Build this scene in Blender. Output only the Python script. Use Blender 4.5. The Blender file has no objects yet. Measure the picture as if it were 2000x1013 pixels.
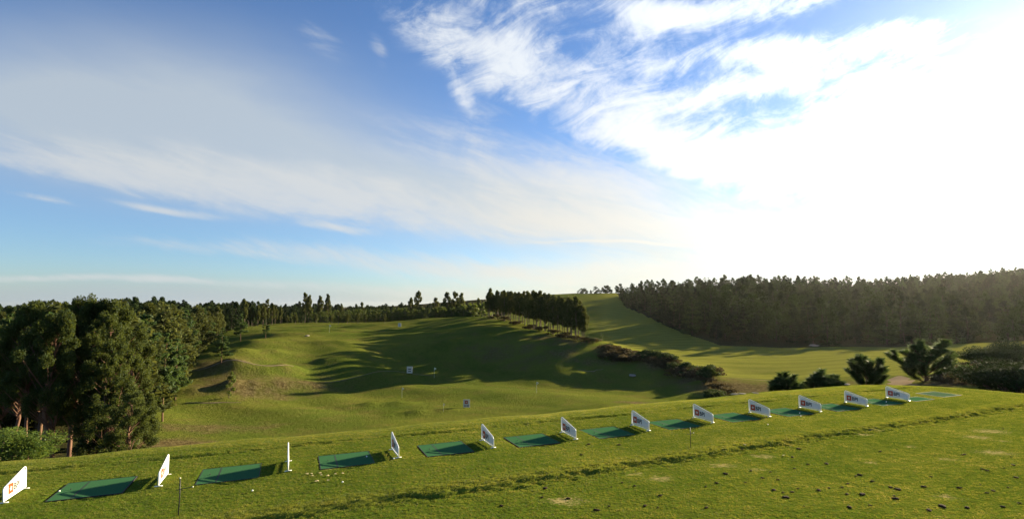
import bpy, math, random
import numpy as np
from math import sin, cos, tan, radians, pi, atan, atan2, exp
from mathutils import Vector, Matrix, noise

random.seed(7)
rng = np.random.default_rng(7)
C = bpy.context.scene.collection
SC = bpy.context.scene

# ------------------------------------------------------------------ camera
CAM_H = 4.5
FPX = 1020.0                       # focal length in photograph pixels (2000 wide)
PITCH = atan(90.5 / FPX)
cam_d = bpy.data.cameras.new('camera')
cam_d.sensor_width = 36.0
cam_d.lens = 36.0 * FPX / 2000.0
cam_d.clip_start = 0.1
cam_d.clip_end = 20000
cam = bpy.data.objects.new('camera', cam_d)
cam.location = (0, 0, CAM_H)
cam.rotation_euler = (pi / 2 + PITCH, 0, 0)
C.objects.link(cam)
SC.camera = cam

def ray(px, py):
    x, y, z = px - 1000.0, FPX, 506.5 - py
    return (x, y * cos(PITCH) - z * sin(PITCH), y * sin(PITCH) + z * cos(PITCH))

def at(px, py, Y):
    """world point seen at a pixel of the photograph at forward distance Y"""
    r = ray(px, py)
    k = Y / r[1]
    return (r[0] * k, Y, CAM_H + r[2] * k)

def on_plane(px, py, z=0.0):
    r = ray(px, py)
    k = (z - CAM_H) / r[2]
    return (r[0] * k, r[1] * k, z)

# ------------------------------------------------------------------ light
SUN_AZ = radians(49.0)             # clockwise from the view direction (+Y)
SUN_EL = radians(13.6)
sun_dir = Vector((sin(SUN_AZ) * cos(SUN_EL), cos(SUN_AZ) * cos(SUN_EL), sin(SUN_EL)))
sun_l = bpy.data.lights.new('sun', 'SUN')
sun_l.energy = 5.0
sun_l.angle = radians(0.55)
sun_l.color = (1.0, 0.84, 0.55)
sun = bpy.data.objects.new('sun', sun_l)
sun.rotation_euler = (-sun_dir).to_track_quat('-Z', 'Y').to_euler()
C.objects.link(sun)

SC.view_settings.view_transform = 'Standard'
SC.view_settings.look = 'None'
SC.view_settings.gamma = 1
SC.view_settings.use_curve_mapping = False
SC.view_settings.exposure = 1.9
SC.render.engine = 'CYCLES'
SC.cycles.use_denoising = True
SC.cycles.max_bounces = 6
SC.cycles.transparent_max_bounces = 4
SC.cycles.caustics_reflective = False
SC.cycles.caustics_refractive = False

# ------------------------------------------------------------------ node helpers
class NT:
    def __init__(self, tree):
        self.t = tree; self.n = tree.nodes; self.l = tree.links
    def new(self, typ, ins=None, **kw):
        nd = self.n.new(typ)
        for k, v in kw.items(): setattr(nd, k, v)
        for k, v in (ins or {}).items(): self.put(nd.inputs[k], v)
        return nd
    def put(self, sock, v):
        if isinstance(v, bpy.types.NodeSocket): self.l.new(v, sock)
        else: sock.default_value = v
    def m(self, op, a, b=None, c=None, clamp=False):
        nd = self.new('ShaderNodeMath', operation=op, use_clamp=clamp)
        self.put(nd.inputs[0], a)
        if b is not None: self.put(nd.inputs[1], b)
        if c is not None: self.put(nd.inputs[2], c)
        return nd.outputs[0]
    def vm(self, op, a, b=None, out='Vector'):
        nd = self.new('ShaderNodeVectorMath', operation=op)
        self.put(nd.inputs[0], a)
        if b is not None: self.put(nd.inputs[1], b)
        return nd.outputs[out]
    def noise(self, vec, scale, detail=4, rough=0.5, dist=0.0, lac=2.0):
        nd = self.new('ShaderNodeTexNoise', {'Vector': vec, 'Scale': scale, 'Detail': detail, 'Roughness': rough,
                                             'Distortion': dist, 'Lacunarity': lac})
        return nd.outputs['Fac']
    def ss(self, v, lo, hi):
        nd = self.new('ShaderNodeMapRange', {'Value': v, 'From Min': lo, 'From Max': hi}, interpolation_type='SMOOTHSTEP')
        return nd.outputs[0]
    def mix(self, f, a, b):
        nd = self.new('ShaderNodeMix', data_type='RGBA')
        self.put(nd.inputs[0], f); self.put(nd.inputs[6], a); self.put(nd.inputs[7], b)
        return nd.outputs[2]
    def ramp(self, f, stops):
        nd = self.new('ShaderNodeValToRGB', {'Fac': f})
        cr = nd.color_ramp
        while len(cr.elements) < len(stops): cr.elements.new(0.5)
        for e, (p, c) in zip(cr.elements, stops):
            e.position = p; e.color = (*c, 1)
        return nd.outputs[0]

# ------------------------------------------------------------------ world: sky, high cloud, glow round the sun
world = bpy.data.worlds.new('World')
SC.world = world
world.use_nodes = True
wt = NT(world.node_tree)
wt.n.clear()
SKY_STRENGTH = 0.05
tc = wt.new('ShaderNodeTexCoord')
D = wt.vm('NORMALIZE', tc.outputs['Generated'])
sep = wt.new('ShaderNodeSeparateXYZ', {0: D})
X, Y, Z = sep.outputs
sky = wt.new('ShaderNodeTexSky', sky_type='NISHITA')
sky.sun_disc = False
sky.sun_elevation = SUN_EL
sky.sun_rotation = SUN_AZ
sky.altitude = 100
sky.air_density = 1.0
sky.dust_density = 0.35
sky.ozone_density = 3.0
den = wt.m('ADD', wt.m('MAXIMUM', Y, -0.9), 1.0)
P = wt.new('ShaderNodeCombineXYZ', {0: wt.m('DIVIDE', X, den), 1: wt.m('DIVIDE', Z, den), 2: 0.0}).outputs[0]

def proj(px, py):
    r = Vector(ray(px, py)).normalized()
    return r.x / (1 + r.y), r.z / (1 + r.y)

def blob(px0, py0, px1, py1, w, amp, soft=1.0):
    """elongated bank of cloud between two directions; w = half width in px"""
    a = proj(px0, py0); b = proj(px1, py1)
    cx, cy = (a[0] + b[0]) / 2, (a[1] + b[1]) / 2
    L = math.hypot(b[0] - a[0], b[1] - a[1]) / 2
    ang = atan2(b[1] - a[1], b[0] - a[0])
    pm = ((px0 + px1) / 2, (py0 + py1) / 2)
    q = proj(pm[0], pm[1] + 1); q0 = proj(*pm)
    s = math.hypot(q[0] - q0[0], q[1] - q0[1])
    mp = wt.new('ShaderNodeMapping', {'Vector': P, 'Location': (cx, cy, 0), 'Rotation': (0, 0, ang),
                                      'Scale': (L, w * s, 1)}, vector_type='TEXTURE')
    d = wt.vm('DOT_PRODUCT', mp.outputs[0], mp.outputs[0], out='Value')
    if soft != 1.0: d = wt.m('POWER', d, soft)
    e = wt.m('POWER', 2.71828, wt.m('MULTIPLY', d, -1.0))
    return wt.m('MULTIPLY', e, amp)

def total(bl):
    s = bl[0]
    for b in bl[1:]: s = wt.m('ADD', s, b)
    return s

def streak(ang, sx, sy, scale, detail=6, rough=0.6, dist=0.0, loc=(0, 0, 0)):
    mp = wt.new('ShaderNodeMapping', {'Vector': P, 'Location': loc, 'Rotation': (0, 0, -ang), 'Scale': (1, 1, 1)})
    mp2 = wt.new('ShaderNodeMapping', {'Vector': mp.outputs[0], 'Scale': (sx, sy, 1)})
    return wt.noise(mp2.outputs[0], scale, detail, rough, dist)

# broad thin veil
P0 = P
warp = wt.vm('SUBTRACT', wt.new('ShaderNodeTexNoise', {'Vector': P0, 'Scale': 3.0, 'Detail': 4.0}).outputs['Color'], (0.5, 0.5, 0.5))
P = wt.vm('ADD', P0, wt.vm('MULTIPLY', warp, (0.07, 0.05, 0.0)))
veil = total([
    blob(-300, 200, 700, 260, 135, 0.85), blob(200, 250, 1300, 430, 85, 0.7),
    blob(700, 330, 1700, 520, 85, 0.7), blob(-200, 80, 600, 190, 110, 0.6),
    blob(1150, 545, 2300, 450, 85, 0.9), blob(-500, 568, 900, 590, 32, 0.6), blob(600, 585, 1900, 560, 35, 0.8)])
n_v = streak(radians(-14), 1.2, 5.0, 2.6, 6, 0.6, 0.3)
veil_d = wt.m('MULTIPLY', veil, wt.m('ADD', 0.35, wt.m('MULTIPLY', n_v, 1.1)), clamp=True)
# fibrous bands
fib = total([
    blob(-100, 265, 420, 370, 36, 0.75), blob(180, 280, 760, 410, 50, 0.9), blob(520, 405, 720, 410, 24, 0.6),
    blob(480, 340, 1250, 450, 44, 0.7), blob(760, 260, 1600, 450, 62, 0.9), blob(900, 420, 1500, 470, 34, 0.7), blob(30, 372, 165, 402, 9, 0.7),
    blob(250, 396, 430, 422, 8, 1.0), blob(610, 436, 720, 450, 7, 0.8), blob(180, 470, 620, 498, 18, 0.6),
    blob(560, 480, 1180, 545, 24, 0.85), blob(-250, 528, 500, 552, 7, 0.8), blob(300, 545, 1100, 565, 14, 0.55),
    blob(1060, 470, 1360, 486, 2.5, 1.1), blob(560, 60, 680, 105, 30, 0.55), blob(715, 70, 750, 130, 18, 0.5),
    blob(880, 200, 980, 230, 40, 0.4), blob(1040, 240, 1180, 320, 30, 0.45), blob(960, 520, 1600, 540, 30, 0.8)])
n_f = streak(radians(-13), 1.0, 7.0, 5.0, 12, 0.68, 0.9)
n_f2 = streak(radians(-28), 1.0, 8.0, 9.0, 10, 0.7, 0.4, (3, 1, 0))
n_f3 = wt.noise(P0, 14.0, 8, 0.7, 0.8)
n_fm = wt.m('ADD', wt.m('ADD', wt.m('MULTIPLY', n_f, 0.5), wt.m('MULTIPLY', n_f2, 0.25)), wt.m('MULTIPLY', n_f3, 0.25))
fib_d = wt.ss(wt.m('ADD', wt.m('MULTIPLY', fib, 0.8), wt.m('MULTIPLY', wt.m('SUBTRACT', n_fm, 0.5), 3.6)), 0.0, 1.1)
fib_d = wt.m('MULTIPLY', fib_d, wt.ss(fib, 0.05, 0.45))
# rippled high banks at the upper right
alto = total([
    blob(780, 40, 1130, 140, 60, 0.8), blob(980, 140, 1500, 300, 70, 1.0), blob(880, -20, 1150, 20, 30, 0.45), blob(1150, 250, 1600, 350, 34, 0.6), blob(1200, 70, 1640, -20, 36, 0.8),
    blob(1240, 125, 1760, 60, 26, 0.8), blob(1300, 185, 1700, 110, 26, 0.75), blob(1450, 330, 1800, 170, 80, 1.0),
    blob(1700, 400, 2200, 150, 130, 1.0), blob(1180, 10, 1380, 30, 28, 0.7), blob(870, 140, 910, 220, 20, 0.5),
    blob(1260, 285, 1420, 330, 26, 0.7), blob(1700, 60, 1900, 90, 40, 0.5), blob(1480, 270, 1560, 340, 30, 0.6)])
n_a = streak(radians(22), 1.2, 3.6, 11.0, 12, 0.7, 1.0)
n_a2 = streak(radians(-24), 1.0, 1.5, 6.0, 8, 0.66, 0.7, (5, 2, 0))
n_a3 = wt.noise(P0, 30.0, 6, 0.7, 0.5)
n_am = wt.m('ADD', wt.m('ADD', wt.m('MULTIPLY', n_a, 0.45), wt.m('MULTIPLY', n_a2, 0.35)), wt.m('MULTIPLY', n_a3, 0.2))
alto_d = wt.ss(wt.m('ADD', wt.m('MULTIPLY', alto, 0.9), wt.m('MULTIPLY', wt.m('SUBTRACT', n_am, 0.5), 4.4)), 0.05, 1.05)
alto_d = wt.m('MULTIPLY', alto_d, wt.ss(alto, 0.08, 0.4))
# light cloud for the rest of the sky
n_r = wt.noise(wt.vm('MULTIPLY', D, (1, 1, 3)), 2.2, 7, 0.6, 0.6)
rest = wt.m('MULTIPLY', wt.ss(n_r, 0.5, 0.8), wt.m('MULTIPLY', wt.ss(Y, 0.35, 0.0), 0.6))

inv = lambda v: wt.m('SUBTRACT', 1.0, v)
above = wt.ss(Z, -0.02, 0.01)
cs = wt.vm('DOT_PRODUCT', D, tuple(sun_dir), out='Value')
ang = wt.m('ARCCOSINE', wt.m('MINIMUM', cs, 0.99999))
g_wide = wt.m('POWER', 2.71828, wt.m('MULTIPLY', wt.m('POWER', wt.m('DIVIDE', ang, 0.34), 2.0), -1.0))
g_core = wt.m('POWER', 2.71828, wt.m('DIVIDE', ang, -0.12))
CLOUD = 4.0      # radiance of cloud away from the sun, in the sky texture's units
lum = wt.m('ADD', wt.m('ADD', wt.m('ADD', CLOUD, wt.m('MULTIPLY', g_wide, 2.5)), wt.m('MULTIPLY', wt.m('POWER', 2.71828, wt.m('DIVIDE', ang, -0.42)), 6.0)), wt.m('MULTIPLY', g_core, 20.0))
warm = wt.m('MULTIPLY', wt.ss(Z, 0.45, 0.0), wt.ss(cs, 0.25, 0.8))
ccol = wt.mix(warm, (0.87, 0.93, 1.0, 1), (1.0, 0.96, 0.87, 1))
cloud_c = wt.vm('SCALE', ccol); cloud_c.node.inputs['Scale'].default_value = 1
wt.put(cloud_c.node.inputs['Scale'], lum)
tint = wt.vm('MULTIPLY', sky.outputs[0], (0.73, 0.85, 1.04))
glow = wt.vm('SCALE', (1.0, 0.93, 0.8)); wt.put(glow.node.inputs['Scale'], wt.m('ADD', wt.m('MULTIPLY', g_wide, 0.5), wt.m('MULTIPLY', g_core, 4.0)))
base = wt.vm('ADD', tint, glow)
def layer(under, d, amp, col, gain):
    c = wt.vm('MULTIPLY', cloud_c, tuple(v * gain for v in col))
    return wt.mix(wt.m('MULTIPLY', wt.m('MULTIPLY', d, amp), above), under, c)
final = layer(base, rest, 1.0, (1, 1, 1), 0.8)
low = total([blob(-900, 585, 900, 600, 42, 1.0)])
final = layer(final, low, 0.75, (0.80, 0.97, 1.12), 0.62)
final = layer(final, veil_d, 0.82, (0.95, 1.0, 1.0), 0.84)
final = layer(final, fib_d, 0.78, (1.03, 1.0, 0.94), 0.98)
final = layer(final, alto_d, 0.95, (1.0, 0.99, 0.97), 1.12)
bg = wt.new('ShaderNodeBackground', {'Color': final, 'Strength': SKY_STRENGTH})
wo = wt.new('ShaderNodeOutputWorld', {'Surface': bg.outputs[0]})
world.cycles.sampling_method = 'MANUAL'
world.cycles.sample_map_resolution = 1024

# ------------------------------------------------------------------ object helpers
def tag(o, label=None, cat=None, group=None, kind=None):
    if label: o['label'] = label
    if cat: o['category'] = cat
    if group: o['group'] = group
    if kind: o['kind'] = kind
    return o

def empty(name, loc, rz=0.0, scale=1.0):
    o = bpy.data.objects.new(name, None)
    o.empty_display_size = 0.2
    o.location = loc; o.rotation_euler = (0, 0, rz)
    o.scale = (scale,) * 3 if not isinstance(scale, (tuple, list)) else scale
    C.objects.link(o)
    return o

def mesh_np(name, verts, faces, mats, midx=None, smooth=False):
    """verts (n,3); faces (m,k) equal-length int array or list of arrays"""
    me = bpy.data.meshes.new(name)
    verts = np.asarray(verts, dtype=np.float32)
    if isinstance(faces, (list, tuple)): fl = [np.asarray(f, dtype=np.int32) for f in faces if len(f)]
    else: fl = [np.asarray(faces, dtype=np.int32)]
    me.vertices.add(len(verts)); me.vertices.foreach_set('co', verts.ravel())
    idx = np.concatenate([f.ravel() for f in fl])
    tot = np.concatenate([np.full(len(f), f.shape[1], dtype=np.int32) for f in fl])
    start = np.concatenate([[0], np.cumsum(tot)[:-1]]).astype(np.int32)
    me.loops.add(len(idx)); me.loops.foreach_set('vertex_index', idx)
    me.polygons.add(len(tot)); me.polygons.foreach_set('loop_start', start)
    try: me.polygons.foreach_set('loop_total', tot)
    except Exception: pass
    for m in mats: me.materials.append(m)
    if midx is not None: me.polygons.foreach_set('material_index', np.asarray(midx, dtype=np.int32))
    if smooth: me.polygons.foreach_set('use_smooth', np.ones(len(tot), dtype=bool))
    me.update(calc_edges=True); me.validate()
    return me

def link(name, me, parent=None, loc=None):
    o = bpy.data.objects.new(name, me)
    if parent is not None: o.parent = parent
    if loc is not None: o.location = loc
    C.objects.link(o)
    return o

class MB:
    """collects simple shapes; one mesh"""
    def __init__(self): self.v = []; self.f = []; self.mi = []; self.cur = 0
    def add(self, vs, fs):
        b = len(self.v); self.v += [tuple(p) for p in vs]
        self.f += [tuple(i + b for i in f) for f in fs]; self.mi += [self.cur] * len(fs)
    def box(self, x0, x1, y0, y1, z0, z1):
        vs = [(x, y, z) for x in (x0, x1) for y in (y0, y1) for z in (z0, z1)]
        self.add(vs, [(0, 1, 3, 2), (4, 6, 7, 5), (0, 4, 5, 1), (2, 3, 7, 6), (0, 2, 6, 4), (1, 5, 7, 3)])
    def tube(self, pts, rad, n=8, closed=False):
        pts = [Vector(p) for p in pts]
        if not isinstance(rad, (list, tuple)): rad = [rad] * len(pts)
        N = len(pts); vs = []
        ref = None
        for i, p in enumerate(pts):
            a = pts[(i - 1) % N] if (closed or i > 0) else p
            b = pts[(i + 1) % N] if (closed or i < N - 1) else p
            d = (b - a).normalized()
            if ref is None:
                ref = Vector((0, 0, 1)) if abs(d.z) < 0.9 else Vector((1, 0, 0))
            s = d.cross(ref).normalized(); t = s.cross(d).normalized(); ref = t
            for k in range(n):
                an = 2 * pi * k / n
                vs.append(p + (s * cos(an) + t * sin(an)) * rad[i])
        fs = []
        M = N if closed else N - 1
        for i in range(M):
            j = (i + 1) % N
            for k in range(n):
                k2 = (k + 1) % n
                fs.append((i * n + k, i * n + k2, j * n + k2, j * n + k))
        if not closed:
            fs.append(tuple(range(n))[::-1]); fs.append(tuple((N - 1) * n + k for k in range(n)))
        self.add(vs, fs)
    def prism(self, outline, x0, x1):
        """outline in (y,z), extruded along x"""
        n = len(outline)
        vs = [(x0, y, z) for y, z in outline] + [(x1, y, z) for y, z in outline]
        fs = [tuple(range(n))[::-1], tuple(range(n, 2 * n))]
        fs += [(i, (i + 1) % n, n + (i + 1) % n, n + i) for i in range(n)]
        self.add(vs, fs)
    def mesh(self, name, mats, smooth=False):
        me = bpy.data.meshes.new(name)
        me.from_pydata(self.v, [], self.f)
        for m in (mats if isinstance(mats, (list, tuple)) else [mats]): me.materials.append(m)
        me.polygons.foreach_set('material_index', self.mi)
        if smooth: me.polygons.foreach_set('use_smooth', [True] * len(self.f))
        me.update(); me.validate()
        return me

# ------------------------------------------------------------------ materials
def new_mat(name):
    m = bpy.data.materials.new(name); m.use_nodes = True
    t = NT(m.node_tree); t.n.clear()
    out = t.new('ShaderNodeOutputMaterial')
    return m, t, out

def simple_mat(name, col, rough=0.6, var=0.15, scale=8.0, spec=0.3, metal=0.0, bump=0.0):
    m, t, out = new_mat(name)
    co = t.new('ShaderNodeTexCoord').outputs['Object']
    n = t.noise(co, scale, 5, 0.6)
    c = t.mix(n, (*[x * (1 - var) for x in col], 1), (*[min(1, x * (1 + var)) for x in col], 1))
    p = t.new('ShaderNodeBsdfPrincipled', {'Base Color': c, 'Roughness': rough, 'Metallic': metal, 'Specular IOR Level': spec})
    if bump:
        b = t.new('ShaderNodeBump', {'Height': t.noise(co, scale * 4, 4, 0.6), 'Strength': bump, 'Distance': 0.02})
        t.put(p.inputs['Normal'], b.outputs[0])
    t.put(out.inputs[0], p.outputs[0])
    return m

def leaf_mat(name, dark, light, trans, tfac=0.35, rough=0.5, vscale=0.35, ovar=0.55):
    m, t, out = new_mat(name)
    geo = t.new('ShaderNodeNewGeometry')
    oi = t.new('ShaderNodeObjectInfo')
    r = geo.outputs['Random Per Island']
    n = t.noise(geo.outputs['Position'], vscale, 3, 0.6)
    f = t.m('ADD', t.m('MULTIPLY', r, 0.5), t.m('ADD', t.m('MULTIPLY', n, 0.5), t.m('MULTIPLY', t.m('SUBTRACT', oi.outputs['Random'], 0.5), ovar)), clamp=True)
    c = t.mix(f, (*dark, 1), (*light, 1))
    p = t.new('ShaderNodeBsdfPrincipled', {'Base Color': c, 'Roughness': rough, 'Specular IOR Level': 0.12})
    tr = t.new('ShaderNodeBsdfTranslucent', {'Color': t.mix(f, (*[x * 0.7 for x in trans], 1), (*trans, 1))})
    mx = t.new('ShaderNodeMixShader', {0: tfac, 1: p.outputs[0], 2: tr.outputs[0]})
    t.put(out.inputs[0], mx.outputs[0])
    return m

M = {}
M['white'] = simple_mat('white_coated_panel', (0.62, 0.59, 0.53), 0.5, 0.10, 5)
M['frame'] = simple_mat('white_tube', (0.8, 0.8, 0.78), 0.35, 0.05, 6, 0.5)
M['orange'] = simple_mat('orange_print', (0.40, 0.045, 0.007), 0.5, 0.05)
M['grey_ink'] = simple_mat('grey_lettering', (0.018, 0.016, 0.018), 0.6, 0.1)
M['mat'] = simple_mat('green_mat', (0.045, 0.125, 0.052), 0.9, 0.3, 30, 0.0)
M['mat_pale'] = simple_mat('pale_green_mat', (0.07, 0.12, 0.06), 0.9, 0.2, 30, 0.0)
M['rubber'] = simple_mat('black_rubber', (0.02, 0.02, 0.02), 0.7, 0.2)
M['black'] = simple_mat('black_metal', (0.02, 0.02, 0.022), 0.5, 0.2)
M['ball'] = simple_mat('golf_ball_white', (0.85, 0.85, 0.82), 0.3, 0.03, 20, 0.5)
M['clod'] = simple_mat('dark_soil', (0.035, 0.022, 0.014), 0.95, 0.5, 25, 0.05, bump=0.5)
M['straw'] = simple_mat('dry_leaf', (0.42, 0.34, 0.16), 0.8, 0.3, 20)
M['stone'] = simple_mat('pale_stone', (0.32, 0.28, 0.23), 0.9, 0.35, 3, 0.0)
M['sand'] = simple_mat('sandy_path', (0.22, 0.165, 0.105), 0.95, 0.3, 1.2, 0.0)
M['bark'] = simple_mat('grey_bark', (0.16, 0.12, 0.09), 0.9, 0.4, 2.5, 0.1, bump=0.6)
M['bark_red'] = simple_mat('peeling_red_bark', (0.15, 0.08, 0.052), 0.8, 0.5, 2.0, 0.2, bump=0.5)
M['pine_bark'] = simple_mat('pine_bark', (0.14, 0.085, 0.055), 0.95, 0.4, 4, 0.1, bump=0.6)
M['dark_bark'] = simple_mat('dark_bark', (0.05, 0.038, 0.028), 0.95, 0.4, 3)
M['euc'] = leaf_mat('eucalyptus_leaves', (0.030, 0.045, 0.012), (0.085, 0.095, 0.027), (0.14, 0.15, 0.03), 0.30, 0.8)
M['euc_near'] = leaf_mat('near_eucalyptus_leaves', (0.018, 0.034, 0.009), (0.068, 0.086, 0.022), (0.13, 0.155, 0.025), 0.36, 0.65, 0.6)
M['pine'] = leaf_mat('pine_needles', (0.018, 0.040, 0.013), (0.06, 0.10, 0.028), (0.12, 0.18, 0.04), 0.34, 0.6)
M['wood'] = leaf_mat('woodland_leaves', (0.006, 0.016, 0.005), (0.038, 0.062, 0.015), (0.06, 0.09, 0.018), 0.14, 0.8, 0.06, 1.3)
M['young'] = leaf_mat('young_plantation_leaves', (0.035, 0.062, 0.015), (0.09, 0.12, 0.028), (0.16, 0.20, 0.035), 0.4, 0.5, 0.2)
M['bush'] = leaf_mat('shrub_leaves', (0.014, 0.030, 0.008), (0.042, 0.066, 0.017), (0.08, 0.11, 0.022), 0.22, 0.8, 0.5)
M['lime'] = leaf_mat('lime_green_leaves', (0.045, 0.085, 0.014), (0.12, 0.17, 0.03), (0.20, 0.26, 0.04), 0.4, 0.5, 0.5)
M['brown'] = leaf_mat('russet_scrub', (0.035, 0.028, 0.012), (0.105, 0.080, 0.034), (0.12, 0.09, 0.035), 0.25, 0.85, 0.3)
M['cloth'] = simple_mat('pale_flag_cloth', (0.75, 0.75, 0.55), 0.8, 0.05)
M['yellow'] = simple_mat('yellow_paint', (0.55, 0.45, 0.12), 0.6, 0.1)

# ------------------------------------------------------------------ terrain height
ROW = Vector((0.922, 0.387)).normalized()      # along the row of bays
NRM = Vector((-ROW.y, ROW.x))                  # towards the range
def st(x, y): return x * ROW.x + y * ROW.y, x * NRM.x + y * NRM.y
def xy(s, t): return s * ROW.x + t * NRM.x, s * ROW.y + t * NRM.y

CP = []   # (azimuth-like px, Y, z)
def cp(px, py, Yd): CP.append((px, Yd, at(px, py, Yd)[2]))
def cz(px, Yd, z): CP.append((px, Yd, z))
for a in [
    (-600,830,50),(-300,850,48),(0,850,46),(150,850,48),(300,850,48),(400,850,49),(600,850,50),(800,838,52),(1000,815,58),(1200,795,62),(1300,775,73),
    (300,800,60),(400,805,62),(600,800,63),(800,800,64),(900,790,68),(1100,770,74),(1000,765,77),
    (0,750,85),(200,740,90),(450,782,67),(450,742,75),(450,700,84),(500,664,100),(560,650,118),(560,632,190),(480,640,150),(400,690,105),(340,700,110),
    (600,772,75),(600,748,80),(600,722,87),(600,690,96),(600,660,110),(600,640,150),(600,630,190),
    (700,768,78),(700,748,83),(700,715,90),(700,680,101),(700,654,118),(700,640,150),(700,632,180),
    (800,762,80),(800,742,89),(800,726,98),(800,700,105),(800,665,114),(800,642,145),(800,626,185),
    (900,752,84),(900,730,98),(900,700,105),(900,664,114),(900,640,132),(900,621,172),
    (1000,742,92),(1000,715,101),(1000,680,109),(1000,652,118),(1000,634,138),(1000,622,158),
    (1100,748,88),(1100,727,92),(1100,700,99),(1100,673,107),(1100,657,115),
    (1180,676,107),(1180,697,101),(1180,720,95),(1180,745,89),(1180,668,160),(1180,640,240),(1180,612,310),(1180,590,380),(1180,574,460),
    (1060,665,190),(1060,600,340),(1060,578,450),
    (1280,703,96),(1280,725,91),(1280,747,86),(1280,695,130),(1280,668,180),(1280,645,220),(1280,610,290),(1280,578,360),
    (1380,762,76),(1380,742,82),(1380,730,102),(1380,700,130),(1380,672,170),(1380,652,190),(1380,605,285),(1380,574,345),
    (1500,775,68),(1500,740,90),(1500,700,130),(1500,677,165),(1500,645,205),(1500,603,280),(1500,572,345),
    (1650,765,58),(1650,740,75),(1650,700,118),(1650,677,158),(1650,645,215),(1650,600,330),(1650,566,450),
    (1760,760,52),(1760,738,70),(1760,700,112),(1760,677,150),(1760,652,190),(1760,600,330),(1760,562,450),
    (1900,752,50),(1900,715,70),(1900,690,100),(1900,672,135),(1900,645,190),(1900,600,290),(1900,548,450),
    (2050,765,46),(2050,705,80),(2050,667,130),(2050,600,280),(2050,535,450),
    (2500,750,40),(2500,700,80),(2500,667,130),(2500,600,280),(2500,530,450)]:
    cp(*a)
for px in (-900, -500, -100, 300, 650, 950):
    cz(px, 400, -5.0 if px < 800 else 0); cz(px, 1000, -7); cz(px, 6000, -14)
for px in (-900, -400, 100): cz(px, 160, -8.5)
cz(-900, 60, -7)
for px in (1180, 1400, 1700, 2000, 2600): cz(px, 650, [15, 12, 18, 28, 28][(1180, 1400, 1700, 2000, 2600).index(px)]); cz(px, 1400, 0); cz(px, 6000, -14)
CPa = np.array(CP)
def ctrl(px, Yd): return np.stack([(px - 1000) / 420.0, np.log(Yd) * 2.6], -1)
K0 = ctrl(CPa[:, 0], CPa[:, 1])
def tps(r2): return 0.5 * r2 * np.log(r2 + 1e-9)
d2 = ((K0[:, None] - K0[None]) ** 2).sum(-1)
n = len(K0)
A = np.zeros((n + 3, n + 3)); A[:n, :n] = tps(d2) + np.eye(n) * 0.004
A[:n, n] = 1; A[:n, n + 1:] = K0; A[n, :n] = 1; A[n + 1:, :n] = K0.T
Wt = np.linalg.solve(A, np.concatenate([CPa[:, 2], [0, 0, 0]]))

TEE_T, TEE_S = 19.3, 34.4
def tee_d(x, y):
    """distance outside the tee terrace (0 inside)"""
    s = x * ROW.x + y * ROW.y; t = x * NRM.x + y * NRM.y
    wob = 0.12 * np.sin(s * 0.7) + 0.08 * np.sin(s * 1.9 + 1)
    r = 5.0
    a = np.maximum(t - (TEE_T - r) + wob, 0); b = np.maximum(s - (TEE_S - r), 0)
    q = np.sqrt(a * a + b * b) - r
    return q

def sst(v): v = np.clip(v, 0, 1); return v * v * (3 - 2 * v)

BERMS = []   # long low ridges across the range: (points, height, width)
def berm(pts, h, w):
    BERMS.append(([((p - 1000) / FPX * Yd, Yd) for p, Yd in pts], h, w))
berm([(470, 73), (560, 76.5), (640, 80), (720, 83.5), (800, 88), (880, 93), (940, 97)], 1.5, 1.9)
berm([(640, 92), (720, 95), (800, 99), (900, 104), (960, 107)], 0.9, 1.7)
berm([(600, 103), (700, 106), (780, 109), (850, 111)], 0.7, 1.8)
berm([(850, 111), (930, 111), (1010, 112)], 0.8, 2.0)
berm([(370, 69), (440, 71), (500, 73)], 0.8, 1.4); berm([(380, 77), (450, 79), (520, 81), (580, 85)], 1.8, 1.7); berm([(400, 87), (470, 89), (540, 93)], 0.9, 1.8)
berm([(500, 112), (600, 116), (680, 120)], 0.7, 2.0); berm([(640, 126), (720, 129), (800, 133)], 0.7, 2.0)
berm([(800, 134), (880, 136), (960, 138)], 0.8, 2.4); berm([(560, 150), (700, 154), (900, 158)], 0.6, 2.4)
berm([(1270, 97), (1350, 87), (1400, 79)], 0.6, 2.2)
berm([(690, 67), (740, 69), (800, 70)], 0.45, 1.5); berm([(770, 60), (830, 62), (880, 63)], 0.4, 1.3); berm([(1010, 56), (1150, 62), (1300, 70), (1380, 76)], 0.5, 1.3)
berm([(1120, 90), (1180, 93)], 0.6, 2.0)

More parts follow.
